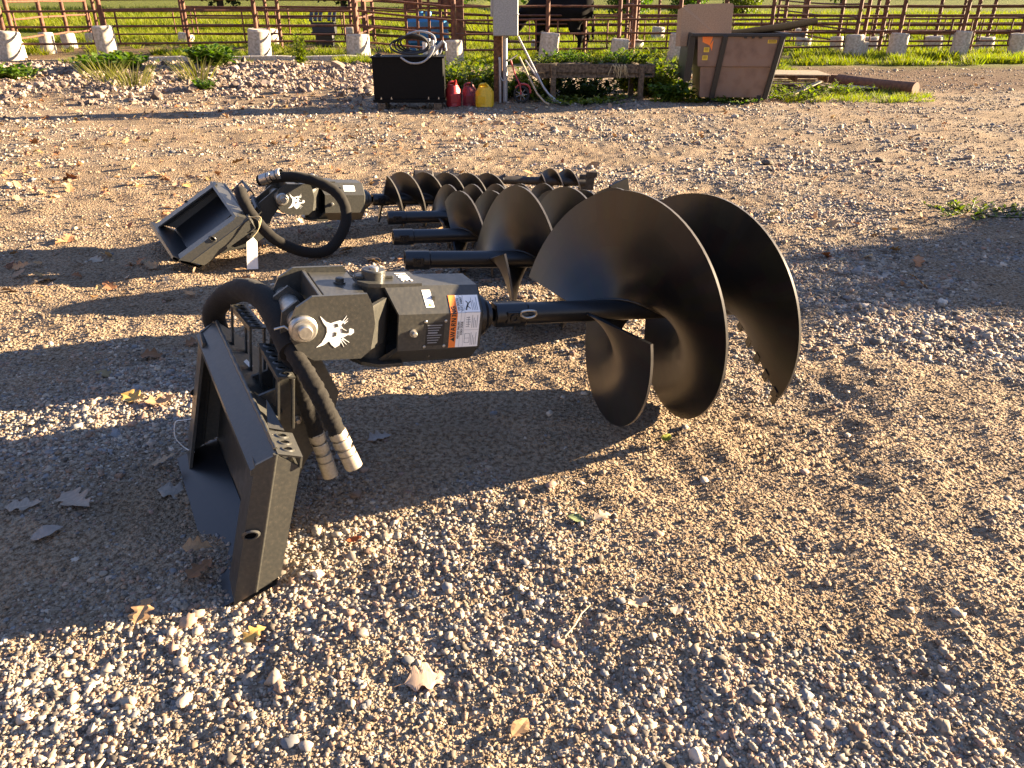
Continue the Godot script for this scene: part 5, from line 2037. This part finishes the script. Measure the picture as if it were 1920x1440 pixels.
# ---------------------------------------------------------------- plants
func leaf_blade(b: MB, p: Vector3, d: Vector3, up: Vector3, l: float, w: float, droop: float) -> void:
	# pointed leaf of two halves, folded along its midrib and drooping
	d = d.normalized()
	var s := d.cross(up).normalized()
	var prev := [p, p, p]
	var m := 4
	for i in range(1, m + 1):
		var q := float(i) / m
		var c := p + d * l * q + up * (-droop * q * q * l)
		var ww := w * sin(PI * minf(q * 0.92 + 0.06, 1.0)) * 0.5 if i < m else 0.0
		var row := [c - s * ww + up * ww * 0.35, c, c + s * ww + up * ww * 0.35]
		for k in 2:
			b.tri(prev[k], prev[k + 1], row[k + 1])
			b.tri(prev[k], row[k + 1], row[k])
		prev = row


func leafy_plant(p: Vector3, h: float, spread: float, stem_n: int, leaf_l: float, m: String, label: String, sd: int, called := "weed_plant") -> Node3D:
	p.y = hgt(p.x, p.z) - 0.01
	var r := RandomNumberGenerator.new()
	r.seed = sd
	var stems := int(stem_n * 2.2)
	var ll := leaf_l * 1.25
	var o := thing(called, label, "weed", at(p), "green weeds around the yard")
	var b := MB.new()
	var st := MB.new()
	for i in stems:
		var a := TAU * i / stems + r.randf_range(-0.4, 0.4)
		var rad := spread * sqrt(r.randf()) * 0.5
		var base := Vector3(cos(a) * rad * 0.6, 0, sin(a) * rad * 0.6)
		var top := base + Vector3(cos(a) * rad * 0.8, h * r.randf_range(0.55, 1.0), sin(a) * rad * 0.8)
		st.tube([base, base.lerp(top, 0.5) + Vector3(0, h * 0.06, 0), top], [0.008, 0.006, 0.003], 5)
		if stems <= 24:
			part("stem", st, M["dark leaf"], o)
			st = MB.new()
		var nl := int(5 + h * 16)
		for k in nl:
			var q := (k + 0.6) / nl
			var az := k * 2.4 + i
			var c := base.lerp(top, q)
			var tone := r.randf_range(0.7, 1.3)
			b.col = Color(tone * r.randf_range(0.85, 1.25), tone, tone * r.randf_range(0.7, 1.0))
			leaf_blade(b, c, Vector3(cos(az), r.randf_range(0.2, 1.5), sin(az)), Vector3.UP, ll * r.randf_range(0.6, 1.1) * (1.1 - 0.5 * q), ll * 0.36, r.randf_range(0.1, 0.5))
	if stems > 24:
		part("stem", st, M["dark leaf"], o).set_meta("kind", "stuff")
	part("foliage", b, M[m], o)
	return o


func plants() -> void:
	leafy_plant(Vector3(-8.75, 0, -18.3), 0.30, 1.3, 14, 0.30, "leaf", "broad leafed weed clump at the far left edge of the stone bank", 1)
	leafy_plant(Vector3(-10.2, 0, -16.8), 0.26, 1.0, 10, 0.28, "leaf", "low leafy weed nearest the left frame edge below the footings", 2)
	leafy_plant(Vector3(-6.75, 0, -18.9), 0.40, 0.9, 16, 0.30, "leaf", "bushy green weed at the foot of a leaning concrete footing on the stone bank", 3)
	leafy_plant(Vector3(-4.75, 0, -18.9), 0.72, 0.30, 5, 0.17, "pale leaf", "tall upright weed on the stone bank left of the fuel tank", 4)
	leafy_plant(Vector3(-8.9, 0, -19.0), 0.3, 0.8, 8, 0.2, "pale leaf", "thin pale weed beside the leftmost white footing", 5)
	leafy_plant(Vector3(-5.6, 0, -15.0), 0.16, 0.4, 6, 0.14, "leaf", "small low green sprig among the pale stones", 6)
	leafy_plant(Vector3(-0.85, 0, -14.25), 0.68, 1.2, 30, 0.17, "pale leaf", "bright green nettle patch behind the fuel cans", 7)
	leafy_plant(Vector3(-0.2, 0, -14.7), 0.55, 0.9, 18, 0.16, "pale leaf", "green weeds behind the wooden utility post", 8)
	leafy_plant(Vector3(0.45, 0, -14.3), 0.45, 0.7, 14, 0.15, "pale leaf", "green weeds behind the scooter and leaning poles", 9)
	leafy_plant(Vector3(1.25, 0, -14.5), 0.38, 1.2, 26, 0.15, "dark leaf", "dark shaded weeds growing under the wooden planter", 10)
	leafy_plant(Vector3(1.2, 0, -13.85), 0.14, 1.6, 24, 0.12, "pale leaf", "low yellow-green weeds along the planter's front edge", 11)
	leafy_plant(Vector3(2.55, 0, -14.75), 0.62, 0.85, 26, 0.18, "pale leaf", "tall sunlit weeds between the planter and brown bin", 12)
	leafy_plant(Vector3(2.75, 0, -14.1), 0.30, 0.7, 14, 0.20, "leaf", "low broad weeds at the brown bin's left corner", 13)
	leafy_plant(Vector3(2.3, 0, -15.6), 0.75, 0.9, 20, 0.2, "pale leaf", "taller weeds behind the planter's right end", 14)
	leafy_plant(Vector3(3.7, 0, -13.95), 0.12, 1.2, 16, 0.10, "leaf", "short weeds beneath the brown bin", 15)
	leafy_plant(Vector3(4.9, 0, -14.4), 0.20, 1.0, 18, 0.11, "pale leaf", "short yellow-green weeds in front of the pallet", 16)
	leafy_plant(Vector3(5.9, 0, -15.0), 0.20, 1.0, 14, 0.11, "pale leaf", "short weeds in front of the bleached boards", 17)
	leafy_plant(Vector3(5.0, 0, -17.6), 0.42, 1.3, 18, 0.16, "pale leaf", "weed patch behind the pallet", 18)
	leafy_plant(Vector3(3.72, 0, -6.25), 0.06, 0.7, 12, 0.06, "pale leaf", "flat yellow-green weed patch out on the gravel at the right", 60)
	for e in [[-7.0, -15.2, 19, "wispy grass tuft on the stone bank left of centre"], [-7.9, -16.2, 20, "second wispy grass tuft near the large left footing"], [-6.2, -16.4, 21, "dry grass tuft among the stones on the bank"]]:
		var o := thing("grass_tuft", e[3], "grass tuft", at(Vector3(e[0], hgt(e[0], e[1]), e[1])), "wispy grass tufts on the stone bank")
		var b := MB.new()
		var r := RandomNumberGenerator.new()
		r.seed = e[2]
		for i in 70:
			var a := r.randf() * TAU
			var q := Vector3(cos(a), 0, sin(a)) * r.randf() * 0.35
			var tn := r.randf_range(0.7, 1.3)
			b.col = Color(0.17 * tn, 0.16 * tn, 0.05 * tn)
			leaf_blade(b, q, Vector3(cos(a) * 0.5, 1.0, sin(a) * 0.5), Vector3(cos(a), 0.1, sin(a)).normalized(), r.randf_range(0.25, 0.55), 0.02, -0.3)
		part("blades", b, M["grass"], o)
	# weeds on top of the planter
	var pl := [[-0.75, 0.0, 0.16], [-0.3, -0.2, 0.2], [0.1, 0.05, 0.14], [0.5, -0.15, 0.22], [0.75, -0.3, 0.25], [-0.55, -0.3, 0.22]]
	for i in pl.size():
		var o := leafy_plant(Vector3(1.38 + pl[i][0], 0, -14.3 + pl[i][1]), pl[i][2], 0.5, 9, 0.10, "leaf" if i % 2 else "pale leaf", ["leftmost weeds rooted in the planter top", "weeds in the planter top left of its middle", "weeds in the planter top at its middle", "weeds in the planter top right of its middle", "rightmost weeds rooted in the planter top", "weeds at the back left of the planter top"][i], 40 + i)
		o.position.y += 0.56

	# field grass and short grass round the pens
	var tuft := MB.new()
	var r := RandomNumberGenerator.new()
	r.seed = 5
	for i in 9:
		var a := r.randf() * TAU
		var tn := r.randf_range(0.75, 1.25)
		tuft.col = Color(0.165 * tn, 0.195 * tn, 0.014 * tn)
		leaf_blade(tuft, Vector3(cos(a), 0, sin(a)) * r.randf() * 0.10, Vector3(cos(a) * 0.45, 1.0, sin(a) * 0.45), Vector3(cos(a), 0.15, sin(a)).normalized(), r.randf_range(0.09, 0.2), 0.018, -0.3)
	var tm := tuft.mesh()
	var put: Array[Transform3D] = []
	var tint := PackedColorArray()
	var zone := [[30000, -17.0, 20.0, -22.6, -36.0, 1.0], [26000, -40.0, 45.0, -36.0, -62.0, 1.8], [9000, 4.5, 20.0, -19.5, -25.0, 0.9], [1500, 2.4, 7.5, -13.8, -17.5, 0.5], [3000, -10.5, -1.0, -19.5, -22.6, 0.7]]
	for zi in zone.size():
		var e: Array = zone[zi]
		for i in e[0]:
			var px := r.randf_range(e[1], e[2])
			var pz := lerpf(e[3], e[4], pow(r.randf(), 1.3))
			var g := nz_c.get_noise_2d(px * 0.7, pz * 0.7 + 20.0)
			if zi != 1 and g < (-0.05 if zi == 0 else 0.0 if zi == 3 else -0.12):
				continue
			if zi == 2 and pz > -20.6 + 0.22 * (px - 6.0) * -1.0 and nz_c.get_noise_2d(px, pz) < 0.25:
				continue
			if zi == 4 and g < 0.12:
				continue
			if zi == 0 and px < -2.0 and pz > -27.5 and nz_c.get_noise_2d(px * 1.3 + 3.0, pz) < 0.3:
				continue
			if zi == 2 and px > 6.8 and pz > -22.0:
				continue
			var sc: float = e[5] * r.randf_range(0.6, 1.35)
			put.append(Transform3D(Basis(Vector3.UP, r.randf() * TAU).scaled(Vector3(sc, sc * r.randf_range(0.7, 1.3), sc)), Vector3(px, hgt(px, pz) - 0.01, pz)))
			var tn := r.randf_range(0.75, 1.2) * (1.0 + 0.35 * g)
			tint.push_back(Color(tn * r.randf_range(0.9, 1.25), tn, tn))
	scatter("grass", tm, M["grass"], put, tint, "bright sunlit grass growing in the pens and field")


func scatter(called: String, m: Mesh, mt: Material, put: Array[Transform3D], tint: PackedColorArray, label: String, cat := "") -> void:
	var mm := MultiMesh.new()
	mm.transform_format = MultiMesh.TRANSFORM_3D
	mm.use_colors = true
	mm.mesh = m
	mm.instance_count = put.size()
	for i in put.size():
		mm.set_instance_transform(i, put[i])
		mm.set_instance_color(i, tint[i])
	var o := MultiMeshInstance3D.new()
	o.name = numbered(called)
	o.multimesh = mm
	o.material_override = mt
	add_child(o)
	o.set_meta("kind", "stuff")
	o.set_meta("label", label)
	o.set_meta("category", cat if cat else called.replace("_", " "))


# ---------------------------------------------------------------- gravel
func stone_tone(r: RandomNumberGenerator, pale: float) -> Color:
	var k := r.randf()
	var c := Color(0.29, 0.24, 0.19)
	if k < 0.30:
		c = Color(0.35, 0.29, 0.22)
	elif k < 0.45:
		c = Color(0.21, 0.205, 0.20)
	elif k < 0.58:
		c = Color(0.31, 0.21, 0.145)
	elif k < 0.70:
		c = Color(0.13, 0.11, 0.09)
	elif k < 0.80:
		c = Color(0.46, 0.39, 0.31)
	elif k < 0.88:
		c = Color(0.30, 0.20, 0.15)
	var v := r.randf_range(0.7, 1.2) * (1.0 + pale)
	return Color(c.r * v, c.g * v, c.b * v)


func gravel() -> void:
	var kinds := []
	for i in 5:
		var b := MB.new()
		b.blob(Vector3.ZERO, Vector3(1.0, [0.62, 0.5, 0.7, 0.55, 0.75][i], [0.75, 0.85, 0.7, 0.9, 0.8][i]), 1.1, 100 + i * 7, 10, 7, 1.25)
		kinds.append(b.mesh())
	var clod := MB.new()
	clod.blob(Vector3.ZERO, Vector3(1.0, 0.6, 0.85), 0.9, 55, 7, 5, 1.3)
	var rock := []
	for i in 3:
		var b := MB.new()
		b.blob(Vector3.ZERO, Vector3(1.0, 0.62, 0.78), 1.1, 300 + i, 6, 4, 1.6, true)
		rock.append(b.mesh())
	var r := RandomNumberGenerator.new()
	r.seed = 77
	var put := []
	var tint := []
	for i in 5:
		var a: Array[Transform3D] = []
		put.append(a)
		tint.append(PackedColorArray())
	var cput: Array[Transform3D] = []
	var ctint := PackedColorArray()
	# [tries, x at near edge, x at far edge (left, right), z near, z far, median radius, spread]
	for e in [[165000, -1.75, 1.95, -3.1, 3.4, -0.95, -3.4, 0.0043, 0.46], [130000, -3.1, 3.4, -6.4, 7.2, -3.4, -7.6, 0.0066, 0.44], [62000, -6.2, 7.0, -11.5, 13.5, -7.6, -15.5, 0.0105, 0.45], [16000, -11.0, 14.0, -15.0, 19.0, -15.5, -21.0, 0.015, 0.4]]:
		for i in e[0]:
			var q := r.randf()
			var pz := lerpf(e[5], e[6], q)
			var px := lerpf(lerpf(e[1], e[3], q), lerpf(e[2], e[4], q), r.randf())
			var g := grav(px, pz)
			if r.randf() > g * 1.05 + 0.03:
				continue
			var s: float = e[7] * exp(r.randfn() * e[8]) * (0.8 + 0.4 * g)
			var k := r.randi() % 5
			var tilt := Basis(Vector3(r.randfn(), 0, r.randfn()).normalized(), r.randfn() * 0.35)
			put[k].append(Transform3D(tilt * Basis(Vector3.UP, r.randf() * TAU).scaled(Vector3(s, s * r.randf_range(0.8, 1.2), s)), Vector3(px, hgt(px, pz) + s * r.randf_range(-0.45, 0.28), pz)))
			tint[k].push_back(stone_tone(r, 0.25 * (g - 0.4)))
		for i in int(e[0] * 0.55):
			var q := r.randf()
			var pz := lerpf(e[5], e[6], q)
			var px := lerpf(lerpf(e[1], e[3], q), lerpf(e[2], e[4], q), r.randf())
			var g := grav(px, pz)
			if r.randf() < g * 0.7:
				continue
			var s: float = e[7] * 0.62 * exp(r.randfn() * 0.5)
			cput.append(Transform3D(Basis(Vector3.UP, r.randf() * TAU).scaled(Vector3(s, s, s)), Vector3(px, hgt(px, pz) + s * 0.1, pz)))
			var t := r.randf_range(0.75, 1.25)
			ctint.push_back(Color(0.255 * t, 0.190 * t, 0.128 * t))
	# larger pebbles here and there
	for i in 170:
		var pz := -1.0 - 7.0 * pow(r.randf(), 1.2)
		var px := r.randf_range(0.75, -0.75) * (-pz) * 1.05
		var s := 0.0145 * exp(r.randfn() * 0.25)
		var k := r.randi() % 5
		put[k].append(Transform3D(Basis(Vector3.UP, r.randf() * TAU).scaled(Vector3(s, s * 0.8, s)), Vector3(px, hgt(px, pz) + s * 0.15, pz)))
		tint[k].push_back(stone_tone(r, 0.2))
	for i in 5:
		scatter("gravel", kinds[i], M["stone"], put[i], tint[i], "loose mixed river gravel covering the yard")
	scatter("dirt", clod.mesh(), M["stone"], cput, ctint, "crumbly tan dirt clods between the gravel")
	# stone bank at the left, and scattered quarry stones
	var rput := []
	var rtint := []
	for i in 3:
		var a: Array[Transform3D] = []
		rput.append(a)
		rtint.append(PackedColorArray())
	for i in 11500:
		var pz := r.randf_range(-13.0, -19.6)
		var px := r.randf_range(-12.0, -1.9)
		var near := smooth(-12.6, -15.5, pz)
		if r.randf() > near * (0.55 + 0.75 * nz_c.get_noise_2d(px, pz)) * smooth(-1.9, -3.0, px) + 0.05:
			continue
		var s := 0.031 * exp(r.randfn() * 0.45)
		var k := r.randi() % 3
		rput[k].append(Transform3D(Basis(Vector3(r.randfn(), r.randfn(), r.randfn()).normalized(), r.randf() * 6.0).scaled(Vector3.ONE * s), Vector3(px, hgt(px, pz) + s * 0.25, pz)))
		var t := r.randf_range(0.75, 1.15)
		rtint[k].push_back([Color(0.29 * t, 0.215 * t, 0.17 * t), Color(0.36 * t, 0.285 * t, 0.23 * t), Color(0.17 * t, 0.13 * t, 0.105 * t)][r.randi() % 3])
	for i in 3:
		scatter("rubble", rock[i], M["stone"], rput[i], rtint[i], "bank of pale pinkish quarry stones below the pens", "stones")


# ---------------------------------------------------------------- fallen leaves
# kind 0 lobed oak leaf, 1 plain oval leaf
func leaf_mesh(kind: int, sd: int, c: Color) -> ArrayMesh:
	c = Color(c.r * 0.72, c.g * 0.66, c.b * 0.60)
	var b := MB.new()
	var r := RandomNumberGenerator.new()
	r.seed = sd
	var m := 30 if kind == 0 else 9
	var curl := r.randf_range(0.1, 0.8)
	var wave := r.randf_range(0.5, 1.2)
	var ph := r.randf() * 6.0
	var rows := []
	for i in m + 1:
		var q := float(i) / m
		var w := sin(PI * pow(q, 0.85)) * 0.30
		if kind == 0:
			var cs := cos(q * TAU * 3.5 + 0.9)
			w = (0.04 + 0.30 * sin(PI * pow(q, 0.75))) * (0.78 + 0.24 * signf(cs) * pow(absf(cs), 0.65))
			if q < 0.12:
				w *= q / 0.12
			if q > 0.95:
				w *= (1.0 - q) / 0.05
		var y := 0.20 * wave * sin(q * 3.2 + ph) * q
		var c0 := Vector3(q - 0.5, y, 0.02 * sin(q * 4.0 + ph))
		rows.append([c0 + Vector3(0, curl * w * w * 1.6 + 0.02 * sin(q * 17.0), -w), c0 + Vector3(0, 0.1 * w, -w * 0.5), c0, c0 + Vector3(0, 0.1 * w, w * 0.5), c0 + Vector3(0, curl * w * w * 1.3 + 0.02 * sin(q * 15.0 + 2.0), w)])
	for i in m:
		for k in 4:
			var t := r.randf_range(0.86, 1.12)
			b.col = Color(c.r * t, c.g * t, c.b * t)
			if k == 1 or k == 2:
				b.col = b.col * 1.06
			b.tri(rows[i][k], rows[i][k + 1], rows[i + 1][k + 1])
			b.tri(rows[i][k], rows[i + 1][k + 1], rows[i + 1][k])
	b.col = Color(c.r * 0.7, c.g * 0.6, c.b * 0.5)
	var st: Vector3 = rows[0][2]
	b.tube([st, st + Vector3(-0.1, 0.01, 0.01), st + Vector3(-0.2, 0.02, 0.04)], [0.008, 0.007, 0.005], 4)
	return b.mesh()


func leaves() -> void:
	var pale := Color(0.50, 0.42, 0.32)
	var tan := Color(0.42, 0.27, 0.14)
	var brown := Color(0.22, 0.115, 0.05)
	var gold := Color(0.55, 0.36, 0.10)
	var list := [
		# x, z, length, turn, kind, colour, label, lift
		[-1.18, -2.27, 0.135, 0.1, 0, Color(0.37, 0.34, 0.30), "pale grey oak leaf in the shade left of the mounting frame", 0.0],
		[-1.50, -2.20, 0.16, -0.5, 0, Color(0.40, 0.34, 0.28), "curled beige oak leaf in shade, second from the left edge", 0.0],
		[-1.66, -2.17, 0.12, 0.3, 0, Color(0.36, 0.32, 0.27), "pale leaf at the left frame edge in the shade", 0.0],
		[-1.50, -2.02, 0.10, 0.6, 1, Color(0.34, 0.31, 0.28), "narrow pale leaf in the shade below the curled oak leaf", 0.0],
		[-1.02, -1.635, 0.10, 1.5, 0, tan, "upright tan oak leaf half lit at the shadow edge beside a white stone", 0.02],
		[-0.215, -1.425, 0.12, 0.2, 0, Color(0.50, 0.38, 0.29), "large pinkish beige oak leaf lying on dirt in the foreground", 0.0],
		[0.30, -2.10, 0.075, 0.5, 0, pale, "cream curled leaf right of the green leaf on the gravel", 0.0],
		[0.215, -2.09, 0.07, -0.5, 1, Color(0.16, 0.22, 0.10), "dull green leaf lying on the sunlit gravel", 0.0],
		[0.60, -2.60, 0.06, 0.9, 1, Color(0.30, 0.34, 0.03), "small round yellow-green leaf below the huge auger flights", 0.01],
		[0.36, -1.69, 0.075, 0.4, 0, Color(0.56, 0.44, 0.30), "cream sunlit leaf on the gravel right of centre", 0.0],
		[0.46, -1.65, 0.06, 1.2, 1, pale, "tiny pale leaf just right of the cream sunlit leaf", 0.0],
		[-0.50, -1.98, 0.05, 0.3, 1, Color(0.46, 0.12, 0.03), "orange-red leaf fragment right of the mounting frame", 0.0],
		[-1.62, -2.94, 0.13, -0.3, 0, gold, "golden oak leaf in the sunlit strip left of the frame", 0.01],
		[-1.50, -2.92, 0.12, 0.5, 0, tan, "rust-tan leaf next to the golden one in the sunlit strip", 0.01],
		[-1.72, -3.38, 0.12, 0.2, 0, brown, "dark brown leaf on the pale stones in the shade", 0.0],
		[-1.86, -3.20, 0.12, -0.2, 0, Color(0.24, 0.19, 0.09), "olive leaf in the shade left of the dark brown one", 0.0],
		[-1.60, -3.58, 0.10, 0.8, 0, brown, "brown leaf at the top of the pale stone patch", 0.0],
		[-0.52, -2.62, 0.10, 0.5, 0, Color(0.33, 0.31, 0.29), "pale grey leaf in shade beneath the drive unit", 0.0],
		[-0.92, -1.80, 0.10, 1.1, 0, brown, "crumpled brown leaf lodged at the frame's lower near corner", 0.03],
		[-0.95, -1.87, 0.09, 0.2, 0, tan, "tan crumpled leaf caught behind the frame's near channel", 0.05],
		[-1.28, -2.42, 0.10, 0.3, 0, Color(0.32, 0.26, 0.18), "beige leaf at the far foot of the frame", 0.02],
		[-0.70, -1.58, 0.075, 0.9, 0, gold, "golden curled leaf just below the frame's near foot", 0.01],
		[2.05, -6.05, 0.12, 0.2, 0, gold, "gold leaf on the gravel up and right of the big auger", 0.01],
		[2.30, -4.60, 0.11, 0.5, 0, Color(0.40, 0.37, 0.33), "white leaf on the shaded gravel right of the big auger", 0.0],
		[-2.05, -5.02, 0.13, 0.2, 0, Color(0.44, 0.40, 0.34), "pale leaf in the shade left of the farther frame", 0.0],
		[-2.75, -4.95, 0.12, -0.4, 0, Color(0.42, 0.37, 0.30), "beige leaf in the shade farther left of the tipped frame", 0.0],
		[-0.95, -4.52, 0.13, 0.3, 0, Color(0.36, 0.33, 0.30), "pale leaf on the shaded ground between the two drive units", 0.0],
		[0.02, -1.28, 0.07, 1.0, 1, tan, "tan sliver of leaf near the bottom edge of the dirt patch", 0.0],
	]
	var i := 0
	for e in list:
		var o := MeshInstance3D.new()
		o.name = numbered("fallen_leaf")
		o.mesh = leaf_mesh(e[4], 500 + i, e[5])
		o.material_override = M["dry leaf"]
		add_child(o)
		tag(o, e[6], "leaf", "fallen leaves on the yard")
		o.transform = Transform3D(Basis.from_euler(Vector3(rng.randf_range(-0.2, 0.2), e[3], rng.randf_range(-0.15, 0.15))).scaled(Vector3.ONE * e[2]), Vector3(e[0], hgt(e[0], e[1]) + 0.014 + e[7], e[1]))
		i += 1
	# leaf litter farther off, too much to count
	var r := RandomNumberGenerator.new()
	r.seed = 91
	for k in 4:
		var put: Array[Transform3D] = []
		var tint := PackedColorArray()
		for n in 1100:
			var pz := -4.2 - 14.0 * pow(r.randf(), 0.8)
			var px := r.randf_range(-1.0, 1.0) * -pz * 0.72 - 0.12 * -pz
			if px > 0.5 and r.randf() < 0.72:
				continue
			if nz_c.get_noise_2d(px * 0.5 + 7.0, pz * 0.5) < -0.15 and r.randf() < 0.7:
				continue
			var s := 0.075 * exp(r.randfn() * 0.3)
			put.append(Transform3D(Basis.from_euler(Vector3(r.randfn() * 0.35, r.randf() * TAU, r.randfn() * 0.35)).scaled(Vector3.ONE * s), Vector3(px, hgt(px, pz) + 0.018, pz)))
			var t := r.randf_range(0.6, 1.35)
			tint.push_back(Color(t, t * r.randf_range(0.85, 1.05), t * r.randf_range(0.7, 1.1)))
		scatter("leaf_litter", leaf_mesh(0 if k < 3 else 1, 700 + k, [pale, tan, Color(0.36, 0.19, 0.09), Color(0.46, 0.34, 0.2)][k]), M["dry leaf"], put, tint, "dry leaf litter strewn over the far dirt", "leaf litter")
	# twigs on the near gravel
	for e in [[-0.93, -1.13, 0.12, 1.5, "short stout stick on the gravel at the bottom left"], [0.18, -1.62, 0.14, 1.0, "thin twig on the gravel in the foreground centre"], [-0.02, -1.95, 0.11, -0.6, "thin dark twig on the upper foreground gravel"], [-0.85, -4.40, 0.5, 0.15, "thin twig in the shade between the drive units"]]:
		var b := MB.new()
		var l: float = e[2]
		var tk := 0.006 if l < 0.13 and e[0] < -0.5 else 0.0025
		b.tube([Vector3(-l * 0.5, 0, 0), Vector3(-l * 0.15, 0.004, 0.004), Vector3(l * 0.2, 0.002, -0.003), Vector3(l * 0.5, 0.006, 0.004)], [tk, tk, tk * 0.9, tk * 0.6], 7, 0.2, 2)
		var o := part("twig", b, M["pale wood"], self)
		tag(o, e[4], "twig", "twigs on the gravel")
		o.transform = at(Vector3(e[0], hgt(e[0], e[1]) + 0.012, e[1]), e[3])
